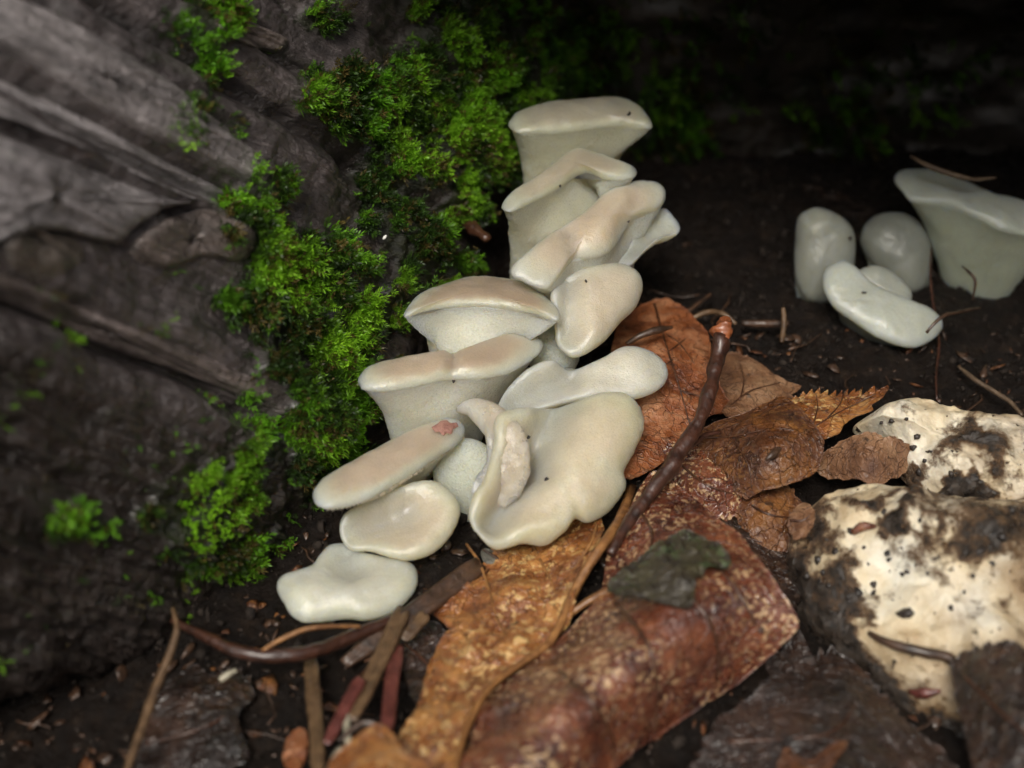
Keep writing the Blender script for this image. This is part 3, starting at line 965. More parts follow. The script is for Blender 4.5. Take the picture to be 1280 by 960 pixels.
SL = {}
_, SL['f1'] = fungus('topmost grey-white jelly fungus with flat crest, beside the dark hollow',
  [(636,154),(650,140),(690,130),(740,125),(775,124),(797,133),(812,150),(815,161),(800,162),(766,160),(710,166),(655,168),(640,162)],
  29.3, 0.1, 1.5, (700,262,30.6), 0.6, (0.54,0.52,0.45), (0.55,0.58,0.52), (0.30,0.34,0.36), top=0.24, bot=0.06, p=2.4)
_, SL['f2'] = fungus('jelly fungus with a roof-shaped bent crest, second from the top of the cluster',
  [(627,256),(643,240),(679,217),(710,193),(730,188),(766,200),(792,210),(796,218),(786,225),(758,225),(730,217),(699,236),(663,255),(641,264),(631,262)],
  28.5, 0.1, 1.5, (684,340,29.6), 0.62, (0.62,0.56,0.47), (0.62,0.64,0.56), (0.42,0.46,0.46), centre=(715,215), top=0.22, bot=0.05, p=2.4)
_, SL['f3'] = fungus('long wavy jelly fungus cap with a pinched crease and one dark speck on its crest',
  [(637,341),(651,323),(679,300),(718,276),(758,242),(782,230),(805,227),(825,232),(832,245),(825,260),(805,270),(788,279),(766,312),(750,322),(726,324),(710,332),(691,356),(679,362),(655,353)],
  27.8, 0.25, 0.9, (745,400,29.0), 0.55, (0.80,0.68,0.57), (0.80,0.76,0.66), (0.72,0.72,0.62), centre=(738,290), top=0.3, bot=0.14, p=2.3,
  lines=[(708,300,722,332,9,-0.16),(788,262,775,300,10,-0.1),(745,300,775,262,16,0.08)], waist=0.05)
_, SL['f4'] = fungus('small pale funnel-shaped jelly fungus peeping out behind the long wavy cap',
  [(772,332),(786,310),(794,290),(809,274),(829,261),(843,272),(850,285),(845,294),(829,297),(806,314),(788,332)],
  28.6, 0.3, 0.8, (770,350,29.2), 0.6, (0.66,0.68,0.60), (0.76,0.78,0.70), (0.66,0.68,0.6), top=0.12, bot=0.12, dish=0.16, stem=False)
t5, SL['f5'] = fungus('smooth tongue-shaped pale jelly fungus below the long wavy cap',
  [(691,363),(718,340),(750,331),(778,331),(797,342),(802,361),(794,385),(774,405),(754,428),(730,444),(714,445),(703,432),(699,409),(695,385)],
  27.1, 0.5, 0.35, (715,400,28.3), 0.5, (0.80,0.73,0.63), (0.80,0.77,0.68), (0.7,0.72,0.6), top=0.24, bot=0.2, p=4, s0=0.6, drop=0.5, lines=[(712,352,708,420,16,-0.3),(780,350,740,420,20,0.08)])
fl = Slab([(655,400),(690,375),(716,378),(724,420),(722,455),(700,475),(670,468),(655,435)], 27.9, 0.1, 0.2, top=0.4, bot=0.3, p=2.6)
part('stem_base', fl.V, fl.F, M_under, t5, {'tint': np.array([0.84, 0.86, 0.72]) * np.ones((len(fl.V), 1))})
_, SL['f6'] = fungus('lens-shaped jelly fungus showing its broad toothed underside, by the moss',
  [(506,397),(510,384),(528,368),(560,355),(601,348),(643,352),(674,365),(692,381),(701,396),(694,402),(660,391),(600,384),(540,388)],
  27.0, 0.05, 1.8, (592,492,27.9), 0.58, (0.58,0.47,0.39), (0.80,0.74,0.60), (0.83,0.79,0.66), centre=(602,372), top=0.20, bot=0.05, p=2.4)
_, SL['f7'] = fungus('long horizontal jelly fungus crest with a central notch and toothed underside',
  [(448,473),(458,462),(487,454),(528,448),(570,443),(612,435),(638,423),(658,419),(676,426),(679,436),(669,447),(638,465),(601,474),(565,474),(528,483),(487,489),(455,487),(449,480)],
  26.2, 0.1, 1.3, (545,575,27.4), 0.52, (0.66,0.54,0.45), (0.84,0.79,0.66), (0.83,0.80,0.68), centre=(568,456), top=0.26, bot=0.06, p=2.4,
  lines=[(566,440,564,482,7,-0.09)], waist=0.02)
_, SL['f8'] = fungus('broad pale spoon-shaped jelly fungus reaching over the orange leaf',
  [(625,516),(632,487),(658,463),(684,452),(716,459),(752,449),(778,435),(804,437),(828,450),(835,470),(822,489),(794,500),(762,499),(716,502),(674,510)],
  26.5, 0.2, 0.55, (672,470,27.6), 0.55, (0.84,0.80,0.72), (0.80,0.78,0.70), (0.72,0.74,0.64), centre=(735,478), top=0.17, bot=0.15, p=5,
  lines=[(712,472,645,503,20,-0.34),(790,455,800,480,24,0.12),(690,456,660,468,10,0.1)], s0=0.7, drop=0.45)
t9, SL['f9'] = fungus('largest peach-cream jelly fungus, flared funnel with scalloped lower edge',
  [(622,519),(674,506),(716,500),(752,492),(778,493),(797,510),(802,533),(791,565),(778,591),(780,612),(757,643),(731,655),(715,651),(703,667),(679,683),(654,680),(622,687),(601,674),(587,645),(592,618),(605,598),(616,560)],
  25.25, 0.35, 0.35, (600,640,27.0), 0.45, (0.90,0.80,0.66), (0.84,0.74,0.58), (0.66,0.68,0.58), centre=(690,585), top=0.2, bot=0.16, p=6, na=160, nr=30, stem=False,
  lines=[(702,500,664,580,24,-0.6),(664,580,618,655,20,-0.5),(775,510,790,540,30,0.12),(700,660,600,672,16,0.12),(745,560,720,620,45,0.25)])
lob = catmull([(572,512),(592,510),(614,523),(631,546),(636,574),(627,600),(611,620),(600,640)], 44)
lr = np.interp(np.linspace(0, 1, 44), [0, .06, .15, .4, .65, .85, .95, 1], [.05, .13, .22, .34, .42, .36, .22, .05])
lpath = np.array([P(q[0], q[1], d) for q, d in zip(lob, np.interp(np.linspace(0, 1, 44), [0, .25, .45, .7, 1], [26.0, 25.5, 25.1, 24.98, 25.12]))])
V, F = tube(lpath, lr, 36, bump=0.22, bsc=2.2)
_c = np.repeat(lpath, 36, 0); _d = V - _c
V = _c + _d - 0.70 * (_d @ FWD)[:, None] * FWD - (0.07 * fbm(_c + _d, 4.5, 3))[:, None] * FWD
_u = sstep(-0.75, -0.15, (_d @ RGT) / np.repeat(lr, 36) + 0.35 * fbm(V, 1.5, 3))[:, None]
part('rolled_lobe', V, F, M_wet, t9, {'tint': np.array([0.92, 0.84, 0.70]) * (1 - _u) + np.array([0.84, 0.70, 0.55]) * _u})
st = Slab([(545,560),(600,552),(645,610),(625,680),(602,694),(580,704),(556,708),(541,694),(546,640)], 26.5, -0.2, -0.2, top=0.35, bot=0.4, p=3.2)
part('stem', st.V, st.F, M_under, t9, {'tint': np.array([0.76, 0.79, 0.67]) * np.ones((len(st.V), 1))})
_, SL['f10'] = fungus('slanting long jelly fungus crest with a reddish brown flake at its upper end',
  [(391,622),(393,613),(407,599),(442,579),(468,566),(503,546),(538,532),(562,526),(577,531),(581,542),(573,554),(550,570),(521,589),(492,607),(462,624),(427,635),(407,637),(395,631)],
  25.2, 0.15, 1.2, (505,600,26.8), 0.62, (0.70,0.58,0.49), (0.84,0.79,0.66), (0.80,0.74,0.6), centre=(488,582), top=0.26, bot=0.07, p=2.4, teeth=420)
_, SL['f11'] = fungus('rounded cream jelly fungus tucked under the slanting long crest',
  [(426,666),(430,642),(471,619),(515,603),(544,602),(564,616),(575,634),(573,651),(562,672),(541,692),(515,701),(492,698),(462,687),(439,683)],
  24.9, 0.15, 0.45, (500,660,26.2), 0.5, (0.82,0.72,0.60), (0.82,0.76,0.62), (0.7,0.68,0.56), top=0.22, bot=0.18, p=5, s0=0.6, drop=0.5, dish=0.1, lines=[(440,668,505,640,26,-0.3),(560,640,520,690,16,0.08)])
_, SL['f12'] = fungus('lowest white jelly fungus with a dished kidney-shaped cap above the dead needles',
  [(346,737),(352,722),(387,709),(400,692),(413,679),(436,677),(462,692),(486,699),(512,704),(522,718),(519,739),(503,758),(480,771),(457,776),(430,774),(398,778),(378,778),(363,769),(354,754)],
  24.4, 0.05, 0.75, (440,790,25.6), 0.6, (0.78,0.79,0.73), (0.80,0.78,0.66), (0.78,0.76,0.66), centre=(436,733), top=0.2, bot=0.16, p=5,
  s0=0.6, drop=0.55, lines=[(434,698,437,714,26,-0.26),(375,750,500,740,20,0.10),(440,735,440,745,40,0.06)])
# the small group further back, under the overhang
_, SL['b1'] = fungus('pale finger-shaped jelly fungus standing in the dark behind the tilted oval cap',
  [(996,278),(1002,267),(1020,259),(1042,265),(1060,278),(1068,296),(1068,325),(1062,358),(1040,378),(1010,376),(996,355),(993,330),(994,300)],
  31.0, 0.0, -0.15, (1030,395,31.6), 0.8, (0.45,0.47,0.42), (0.48,0.50,0.45), (0.42,0.44,0.40), GRB, top=0.5, bot=0.4, p=2.6, lines=[(1008,285,1030,275,9,0.06)])  # tints lowered to stand in for the overhang's shade
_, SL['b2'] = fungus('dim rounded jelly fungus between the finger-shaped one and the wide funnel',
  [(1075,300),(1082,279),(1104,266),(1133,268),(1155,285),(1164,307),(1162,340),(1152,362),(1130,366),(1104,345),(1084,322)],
  31.7, 0.0, 0.1, (1130,385,32.2), 0.7, (0.34,0.36,0.32), (0.37,0.39,0.35), (0.34,0.36,0.32), GRB, top=0.45, bot=0.4, p=2.6)  # darker still, the shade back here put into the tint
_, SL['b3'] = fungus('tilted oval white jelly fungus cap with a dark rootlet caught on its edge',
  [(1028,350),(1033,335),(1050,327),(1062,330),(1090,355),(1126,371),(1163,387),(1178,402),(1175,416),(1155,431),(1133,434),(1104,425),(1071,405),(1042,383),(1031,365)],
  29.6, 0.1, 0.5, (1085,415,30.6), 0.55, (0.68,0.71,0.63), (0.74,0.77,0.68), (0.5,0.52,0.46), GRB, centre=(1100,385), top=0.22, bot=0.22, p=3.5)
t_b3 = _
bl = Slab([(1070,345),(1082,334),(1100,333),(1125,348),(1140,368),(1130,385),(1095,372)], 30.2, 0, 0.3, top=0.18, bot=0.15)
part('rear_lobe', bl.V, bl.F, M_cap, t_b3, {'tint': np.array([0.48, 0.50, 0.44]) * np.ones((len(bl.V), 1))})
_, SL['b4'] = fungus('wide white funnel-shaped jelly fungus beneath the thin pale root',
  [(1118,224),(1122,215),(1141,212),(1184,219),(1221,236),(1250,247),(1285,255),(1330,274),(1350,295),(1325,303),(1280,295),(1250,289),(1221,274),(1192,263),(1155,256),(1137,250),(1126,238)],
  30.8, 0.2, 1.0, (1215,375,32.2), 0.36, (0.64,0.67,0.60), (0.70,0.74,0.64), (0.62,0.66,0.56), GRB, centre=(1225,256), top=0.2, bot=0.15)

# reddish flake on the slanting crest
allV, allF, off = [], [], 0
for s_ in SL.values():
    allV.append(s_.V); allF += [tuple(i + off for i in f) for f in s_.F]; off += len(s_.V)
bvh_f = BVHTree.FromPolygons([tuple(v) for v in np.concatenate(allV)], allF)
rf = []
c = np.array([554, 536.0])
ol = np.array([-2.0, 7.0]) + resample([(541,528),(548,524),(553,520),(560,519),(565,523),(573,522),(575,527),(568,530),(566,537),(560,535),(556,539),(551,534),(545,534)], 40, True)
for r in (0.02, 0.35, 0.7, 1.0):
    for pt in c + r * (ol - c):
        h = cast(bvh_f, *pt)
        if h is None: h = (P(pt[0], pt[1], 25.2), -FWD)
        rf.append(h[0] + h[1] * (0.04 * (1 - r ** 4) + 0.02))
tag(part('dry_flake', np.array(rf), ring_faces(4, 40), M_redstain), 'reddish brown flake stuck on the slanting jelly fungus crest', 'debris')

# ------------------------------------------------------------------ leaves
def tps(ctrl):
    c = np.asarray(ctrl, float)
    n = len(c)
    q = c[:, :2] / 100.0
    def U(r2): return np.where(r2 > 0, r2 * np.log(r2 + 1e-12), 0)
    d = ((q[:, None] - q[None]) ** 2).sum(-1)
    A = np.zeros((n + 3, n + 3))
    A[:n, :n] = U(d) + 0.01 * np.eye(n); A[:n, n] = 1; A[:n, n + 1:] = q; A[n, :n] = 1; A[n + 1:, :n] = q.T
    w = np.linalg.solve(A, np.concatenate([c[:, 2], [0, 0, 0]]))
    def f(x):
        x = np.asarray(x, float)[..., :2] / 100.0
        d = ((x[..., None, :] - q) ** 2).sum(-1)
        return U(d) @ w[:n] + w[n] + x @ w[n + 1:]
    return f
def blade(outline, ctrl, mat, parent, name='blade', centre=None, na=120, nr=24, rag=0.02, wrinkle=0.05, wsc=1.0, thick=0.018, roll=0.0, smooth=True, ragsc=7.0):
    """a leaf blade: outline seen from above-front, heights interpolated from control points, real thickness"""
    f = tps(ctrl)
    o = np.asarray(outline, float)
    c = np.array(centre if centre is not None else o.mean(0), float)
    ol = catmull_closed(o, na) if smooth else resample(o, na, True)
    q3 = np.concatenate([ol / ragsc, np.full((na, 1), len(outline))], 1)
    ol = c + (ol - c) * (1 + rag * fbm(q3, 1.0, 4, 0.7) * 2)[:, None]
    V = []
    for r in np.linspace(0.02, 1, nr):
        q = c + r * (ol - c)
        z = f(q)
        p = G(q[:, 0], q[:, 1], z)
        p[:, 2] += wrinkle * fbm(p, wsc, 4) + 0.25 * wrinkle * fbm(p + 3, 3.5, 3)
        V.append(p)
    V = np.concatenate(V)
    n = len(V)
    low = V.copy()
    low[:, 2] -= thick; low[:, 1] += thick * 0.4
    F = ring_faces(nr, na)
    F.append(tuple(range(na))[::-1])
    F2 = [tuple(i + n for i in reversed(fc)) for fc in F]
    rim = [((nr - 1) * na + j, (nr - 1) * na + (j + 1) % na, (nr - 1) * na + (j + 1) % na + n, (nr - 1) * na + j + n) for j in range(na)]
    A, B, Cc = V[F[0][0]], V[F[0][1]], V[F[0][2]]
    fl = np.cross(B - A, Cc - A)[2] < 0
    FF = F + F2 + [tuple(reversed(x)) for x in rim]
    if fl: FF = [tuple(reversed(x)) for x in FF]
    o_ = part(name, np.concatenate([V, low]), FF, mat, parent)
    return o_, f
def vein(path, f, rad, mat, parent, name='vein', lift=0.01, n=22, ns=6):
    q = catmull(path, n)
    z = f(q) + lift
    p = G(q[:, 0], q[:, 1], z)
    V, F = tube(p, np.linspace(rad, rad * 0.45, n), ns)
    return part(name, V, F, mat, parent)

# big wet leaf in front: two halves folded along the midrib
L1 = thing('dead_leaf', 'largest wet red-brown dead leaf, arched, below the peach-cream jelly fungus', 'leaf', G(760, 820, 0.0))
_, fa = blade([(742,640),(700,650),(650,672),(610,690),(598,712),(570,738),(541,762),(552,773),(572,774),(552,800),(534,838),(522,880),(498,920),(478,965),(455,1030),(540,1030),(572,935),(604,868),(650,832),(690,802),(715,770),(724,720),(755,672)],
  [(742,640,.35),(660,668,.15),(700,650,.2),(600,700,.3),(545,765,.35),(560,800,.45),(520,880,.7),(480,960,1.1),(455,1030,1.2),(560,1000,1.5),(600,868,.95),(690,802,.7),(720,730,.75),(640,760,.55),(590,850,.75),(755,672,1.0)],
  M_leaf_gold, L1, centre=(600,830), rag=0.03, wrinkle=0.22, wsc=1.3, na=180, nr=34)
_, fb = blade([(812,592),(838,600),(868,622),(892,645),(925,668),(960,715),(985,752),(999,778),(985,800),(940,842),(885,880),(830,915),(770,962),(700,1040),(560,1040),(585,930),(612,868),(655,835),(690,806),(735,762),(752,735),(760,690),(784,640)],
  [(812,592,.9),(868,622,1.1),(925,668,1.4),(999,778,1.2),(960,715,1.5),(940,842,.35),(885,880,.3),(830,915,.35),(770,962,.5),(700,1040,1.0),(560,1040,1.3),(600,900,1.05),(690,806,.72),(752,735,.85),(784,640,.95),(850,770,1.8),(775,815,1.8),(705,885,1.8),(910,745,1.7),(820,690,1.35),(650,960,1.7),(640,905,1.4),(720,820,1.25),(790,740,1.3)],
  M_leaf_red, L1, centre=(800,800), rag=0.008, wrinkle=0.13, wsc=1.0, na=180, nr=40, thick=0.022)
vein([(790,610),(775,650),(740,700),(715,745),(690,800),(650,830),(610,862),(580,920),(560,1000)], fa, 0.10, M_vein, L1, 'midrib', 0.03)
vein([(768,735),(735,752),(705,775),(684,806),(655,828)], fb, 0.08, M_vein, L1, 'midrib', 0.05)
for pth in ([(748,650),(738,680),(722,705),(708,740)],[(583,680),(600,705),(612,740),(622,775),(640,810)],[(565,778),(590,805),(612,830)],[(530,850),(560,880),(580,900)],[(665,680),(690,730),(700,760)]):
    vein(pth, fa, 0.032, M_vein, L1, 'vein', 0.012)
for pth in ([(770,755),(800,790),(818,830),(822,880),(815,915)],[(862,745),(885,775),(898,815),(896,850)],[(700,840),(740,880),(765,920),(765,950)],[(800,640),(815,665),(812,690)],[(880,700),(915,730),(945,780)]):
    vein(pth, fb, 0.045, M_vein_dark, L1, 'vein', 0.012)

L1d = thing('dead_leaf', 'blurred light brown leaf tip at the foot of the dead needles', 'leaf', G(460, 950, 0.3))
blade([(408,962),(440,925),(472,903),(490,915),(505,940),(540,965),(560,1040),(420,1040)],
  [(408,962,1.5),(472,903,1.6),(505,940,1.7),(560,1040,2.0),(420,1040,1.8),(470,960,1.9)], M_leaf_gold, L1d, wrinkle=0.1)

# leaf behind the cluster
L2 = thing('dead_leaf', 'orange-brown veined dead leaf behind the pale spoon-shaped jelly fungus', 'leaf', G(840, 480, 0.0))
_, f2 = blade([(770,412),(795,385),(822,374),(842,378),(866,395),(886,420),(890,455),(905,490),(915,515),(880,525),(850,560),(820,585),(780,600),(760,560),(760,480)],
  [(770,412,.7),(822,374,.55),(886,420,.7),(890,455,.9),(915,515,.5),(850,560,.65),(780,600,.7),(760,500,.9),(830,450,1.15),(850,490,.95)],
  M_leaf_orange, L2, centre=(830,480), wrinkle=0.12, rag=0.012)
vein([(818,380),(832,430),(848,480),(862,530)], f2, 0.03, M_vein_dark, L2, 'midrib', 0.006)
for pth in ([(828,415),(850,430),(868,455)],[(840,450),(815,470),(800,495)],[(850,488),(872,495),(890,505)],[(835,440),(862,420),(875,415)]):
    vein(pth, f2, 0.018, M_vein_dark, L2, 'vein', 0.004)
L3 = thing('dead_leaf', 'pale tan dead leaf lying on the soil behind the wet leaf stalk', 'leaf', G(945, 480, 0.0))
_, f3 = blade([(896,452),(915,440),(945,450),(972,470),(1000,482),(992,492),(1000,505),(970,525),(935,530),(905,520),(890,490)],
  [(896,452,.35),(945,450,.4),(1000,482,.35),(970,525,.5),(905,520,.6),(940,490,.6)], M_leaf_tan, L3, wrinkle=0.1, rag=0.04)
for pth in ([(905,515),(935,490),(975,478)],[(925,500),(930,475),(925,455)]):
    vein(pth, f3, 0.02, M_vein_dark, L3, 'vein', 0.014)
ser = []
up = [(985,500),(1005,490),(1025,488),(1045,492),(1060,488),(1078,486),(1112,483)]
for i in range(len(up) - 1):
    a, b = np.array(up[i], float), np.array(up[i + 1], float)
    for k in range(2):
        s0_, s1_ = a + (b - a) * k / 2, a + (b - a) * (k + 0.72) / 2
        ser += [tuple(s0_ + [0, 5]), tuple(s1_ + [3, -4])]
ser += [(1112,483),(1104,496),(1090,505),(1092,512),(1070,520),(1055,530),(1050,540),(1030,548),(1012,560),(992,545)]
L4 = thing('dead_leaf', 'golden brown leaf with a ragged toothed margin beside the cream mushroom', 'leaf', G(1040, 530, 0.2))
_, f4 = blade(ser, [(985,500,1.0),(1045,490,1.05),(1112,483,1.5),(1070,520,1.2),(1012,560,1.1),(1030,520,1.2)], M_leaf_gold, L4, centre=(1030,522), smooth=False, rag=0.012, wrinkle=0.08, na=160)
for pth in ([(1000,545),(1040,520),(1095,492)],[(1015,535),(1022,510),(1020,492)],[(1035,522),(1050,505),(1055,490)]):
    vein(pth, f4, 0.018, M_vein_dark, L4, 'vein', 0.012)
L5 = thing('dead_leaf', 'dark brown curled dead leaf with a small seed on it, beside the leaf stalk', 'leaf', G(945, 590, 0.3))
_, f5 = blade(centre=(935, 555), outline=[(868,540),(890,528),(920,518),(950,505),(972,496),(985,498),(1005,515),(1025,540),(1030,560),(1018,590),(985,605),(950,615),(930,625),(905,605),(885,580),(872,560)],
  ctrl=[(868,540,.9),(920,518,1.1),(978,496,1.35),(1025,540,1.5),(1018,590,1.2),(930,625,.7),(885,580,.75),(950,560,1.55),(990,550,1.6)],
  mat=M_leaf_brown, parent=L5, wrinkle=0.12, rag=0.012)
for pth in ([(872,548),(920,545),(970,535),(1015,545)],[(930,545),(950,520),(975,505)],[(915,548),(935,580),(940,612)]):
    vein(pth, f5, 0.018, M_vein_dark, L5, 'vein', 0.01)
V, F = tube(G(np.array([957, 963, 970, 975]), np.array([575, 570, 564, 560]), np.array([1.66, 1.70, 1.70, 1.68])), [0.02, 0.07, 0.07, 0.03], 8, 12)
tag(part('seed', V, F, M_twig), 'small dark seed lying on the curled dark brown leaf', 'seed')
L6 = thing('dead_leaf', 'curled papery light brown leaf scrap in front of the cream mushroom', 'leaf', G(1070, 580, 0.2))
blade([(1020,575),(1040,556),(1065,545),(1090,540),(1120,548),(1140,565),(1130,592),(1110,600),(1095,612),(1075,600),(1050,600),(1025,590)],
  [(1020,575,.8),(1065,545,1.3),(1120,548,1.4),(1140,575,.9),(1095,612,.9),(1050,600,.75),(1075,575,1.25)], M_leaf_tan, L6, wrinkle=0.14, rag=0.04)
# dark leaves low on the right and left
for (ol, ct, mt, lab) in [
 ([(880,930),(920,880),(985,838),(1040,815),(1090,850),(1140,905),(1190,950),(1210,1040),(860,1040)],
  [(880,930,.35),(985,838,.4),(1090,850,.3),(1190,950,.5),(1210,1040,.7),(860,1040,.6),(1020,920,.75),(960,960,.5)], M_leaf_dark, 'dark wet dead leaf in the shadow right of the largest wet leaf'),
 ([(980,935),(1010,945),(1045,925),(1060,930),(1040,960),(1020,1010),(960,1010)],
  [(980,935,.9),(1045,925,1.05),(1040,960,1.0),(960,1010,1.0),(1020,1010,1.1)], M_leaf_brown, 'small pale-edged leaf piece on the dark wet leaf'),
 ([(960,840),(985,800),(1000,790),(1010,830),(1060,870),(1120,930),(1180,1000),(1140,1010),(1060,930)],
  [(960,840,.15),(1000,790,.35),(1060,870,.5),(1120,930,.6),(1180,1000,.7),(1060,930,.4)], M_leaf_dark, 'narrow dark leaf wedged under the cream mushroom'),
 ([(1190,830),(1225,810),(1270,800),(1330,830),(1350,960),(1300,1040),(1230,1010),(1210,930)],
  [(1190,830,1.2),(1270,800,2.0),(1350,960,1.8),(1230,1010,1.3),(1210,930,1.2),(1270,900,1.9)], M_leaf_dark, 'dark rotten leaf leaning on the lower side of the cream mushroom'),
 ([(165,935),(205,862),(240,830),(262,842),(300,838),(318,872),(296,900),(312,948),(268,968),(240,1010),(185,1005)],
  [(180,900,.3),(230,820,.3),(330,860,.2),(290,1000,.5),(150,1000,.5),(240,900,.55)], M_leaf_dark, 'dark rotten leaf beneath the log edge'),
 ([(354,955),(360,922),(374,908),(384,920),(382,952),(368,968)],
  [(345,960,.7),(378,880,.5),(388,960,.7),(370,1000,.8)], M_leaf_orange, 'rusty orange leaf shred beside the upright dead needle'),
 ([(815,620),(860,615),(905,640),(960,650),(1000,690),(990,760),(930,700),(880,660)],
  [(815,620,.3),(905,640,.25),(1000,690,.15),(990,760,.2),(880,660,.4)], M_leaf_dark, 'dark leaf deep in the gap between the largest leaf and the cream mushroom'),
 ([(905,610),(950,600),(990,612),(1005,650),(985,690),(950,680),(920,650)],
  [(905,610,.45),(950,600,.6),(1005,650,.4),(950,680,.25),(920,650,.35),(960,640,.7)], M_leaf_brown, 'brown crumpled leaf in the gap below the curled dark brown leaf'),
 ([(828,562),(866,556),(900,588),(928,622),(915,650),(880,642),(850,612)],
  [(828,562,.7),(866,556,.8),(928,622,.55),(880,642,.45),(850,612,.6),(885,605,.95)], M_leaf_red, 'reddish leaf wedge between the leaf stalk and the curled dark brown leaf'),
 ([(984,650),(1003,628),(1018,640),(1014,662),(995,674)],
  [(984,650,.9),(1003,628,1.0),(1018,640,1.1),(995,674,.9)], M_leaf_tan, 'small torn tan leaf scrap against the edge of the large cream mushroom'),
 ([(500,800),(540,775),(560,800),(548,850),(520,880),(505,840)],
  [(500,800,.2),(540,775,.25),(548,850,.4),(520,880,.5)], M_leaf_dark, 'dark purple-brown leaf under the left edge of the largest leaf'),
]:
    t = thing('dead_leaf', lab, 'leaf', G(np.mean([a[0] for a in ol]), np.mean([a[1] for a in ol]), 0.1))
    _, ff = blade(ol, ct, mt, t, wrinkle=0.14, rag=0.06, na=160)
    o2 = np.array(ol, float); cc = o2.mean(0)
    vein([tuple(cc + 0.8 * (o2[0] - cc)), tuple(cc), tuple(cc + 0.8 * (o2[len(o2) // 2] - cc))], ff, 0.03, M_vein_dark, t, 'midrib', 0.02)
# algae covered fragment on the big leaf
L7 = thing('leaf_fragment', 'dark green algae-covered leaf fragment lying on the largest wet leaf', 'leaf', G(835, 720, 1.4))
blade([(758,738),(775,715),(800,695),(820,680),(850,668),(880,672),(912,692),(910,704),(885,706),(880,716),(872,720),(868,745),(862,756),(830,750),(790,748)],
  [(758,738,1.5),(820,680,1.6),(880,672,1.75),(912,692,1.9),(862,756,2.1),(800,748,1.8),(840,715,1.95)], M_leaf_green, L7, wrinkle=0.22, wsc=1.6, rag=0.02, thick=0.05)
# grey scale
gs = Slab([(601,690),(610,686),(628,698),(648,715),(655,728),(645,730),(622,720),(606,705)], 25.0, 0.1, 0.8, top=0.07, bot=0.05, lump=0.05, lsc=4)
gt = thing('cone_scale', 'grey ribbed scale lying on the leaf under the peach-cream jelly fungus', 'debris', G(625, 710, 0.5))
part('scale', gs.V, gs.F, M_grey, gt)
V, F = tube(gs.pl(np.array([(603,690),(625,704),(650,727)])) + 0.075 * gs.n, [0.02, 0.035, 0.02], 6, 12)
part('rib', V, F, M_twig, gt)

# ------------------------------------------------------------------ stalks, twigs, needles
def stick(name, label, cat, pts, rad, mat, group=None, n=26, bumpv=0.25, ns=8, bsc=4.0):
    p = np.array([G(a, b, z) for a, b, z in pts])
    V, F = tube(p, rad, ns, n, bumpv, bsc)
    return tag(part(name, V, F, mat), label, cat, group)
st_t = thing('leaf_stalk', 'wet dark red leaf stalk with a rotten orange tip', 'stalk', G(790, 650, 0.9))
p = np.array([G(a, b, z) for a, b, z in [(762,692,1.0),(795,640,1.12),(825,600,1.3),(850,565,1.5),(875,525,1.7),(888,485,1.9),(898,445,2.1),(903,420,2.3)]])
V, F = tube(p, [0.07, .10, .13, .16, .13, .12, .14, .17], 14, 70, 0.5, 2.6)
part('stalk', V, F, M_petiole, st_t)
p = np.array([G(a, b, z) for a, b, z in [(902,425,2.28),(904,410,2.36),(906,400,2.42)]])
V, F = tube(p, [.14, .2, .13], 14, 18, 0.9, 5.0)
part('tip', V, F, M_twig_orange, st_t)
p = np.array([G(a, b, z) for a, b, z in [(845,572,1.5),(860,560,1.45),(880,545,1.35),(900,540,1.3)]])
V, F = tube(p, [.09, .07, .05, .04], 8, 16, 0.3, 4.0)
part('side_stalk', V, F, M_petiole, st_t)
NG = 'dead needles below the lowest jelly fungus'
def needle(label, pts, w, mat):
    """a dead needle: flat blade with a groove along its middle"""
    p = catmull(np.array([G(a, b, z) for a, b, z in pts]), 24)
    tan = np.gradient(p, axis=0); tan /= np.linalg.norm(tan, axis=1)[:, None]
    up = np.array([0, -0.5, 0.87])
    s = np.cross(tan, up); s /= np.linalg.norm(s, axis=1)[:, None]
    u = np.cross(s, tan)
    prof_ = [(-1, 0), (-.8, .35), (-.35, .42), (0, .12), (.35, .42), (.8, .35), (1, 0), (.6, -.4), (-.6, -.4)]
    wv = w * np.interp(np.linspace(0, 1, 24), [0, .1, .8, 1], [.75, 1, .9, .5])
    V = np.concatenate([p[i] + wv[i] * np.array([a * s[i] + b * u[i] for a, b in prof_]) for i in range(24)])
    V += 0.12 * w * fbm(V, 4, 3)[:, None]
    F = ring_faces(24, 9)
    F += [tuple(range(9))[::-1], tuple(23 * 9 + k for k in range(9))]
    tag(part('dead_needle', V, F, mat), label, 'needle', NG)
needle('brown grooved dead needle standing beside the rusty leaf shred', [(388,820,.35),(392,870,.6),(396,920,.9),(398,985,1.2)], 0.13, M_needle)
needle('long tan dead needle leaning under the lowest jelly fungus', [(505,760,.5),(480,815,.7),(458,860,.85),(440,900,1.0)], 0.16, M_needle)
needle('short red dead needle, broken at its upper end', [(452,848,.95),(438,872,1.0),(424,900,1.05),(408,930,1.1)], 0.11, M_needle_red)
needle('dark red grooved dead needle beside the golden leaf edge', [(497,808,.55),(490,850,.75),(486,890,.9),(482,925,1.0)], 0.13, M_needle_red)
needle('stubby grey split needle beside the golden leaf edge', [(532,768,.6),(520,782,.62),(505,800,.6)], 0.12, M_needle)
needle('thin pale green needle under the blurred leaf tip', [(430,880,1.0),(433,905,1.05),(436,935,1.1)], 0.06, M_needle_pale)
needle('pale silvery needle end under the blurred leaf tip', [(430,935,1.2),(418,955,1.3),(405,990,1.4)], 0.09, M_needle_pale)
needle('wide dark flat needle passing behind the lowest jelly fungus', [(600,705,.35),(560,735,.4),(520,765,.45),(470,800,.45),(430,830,.4)], 0.20, M_twig)
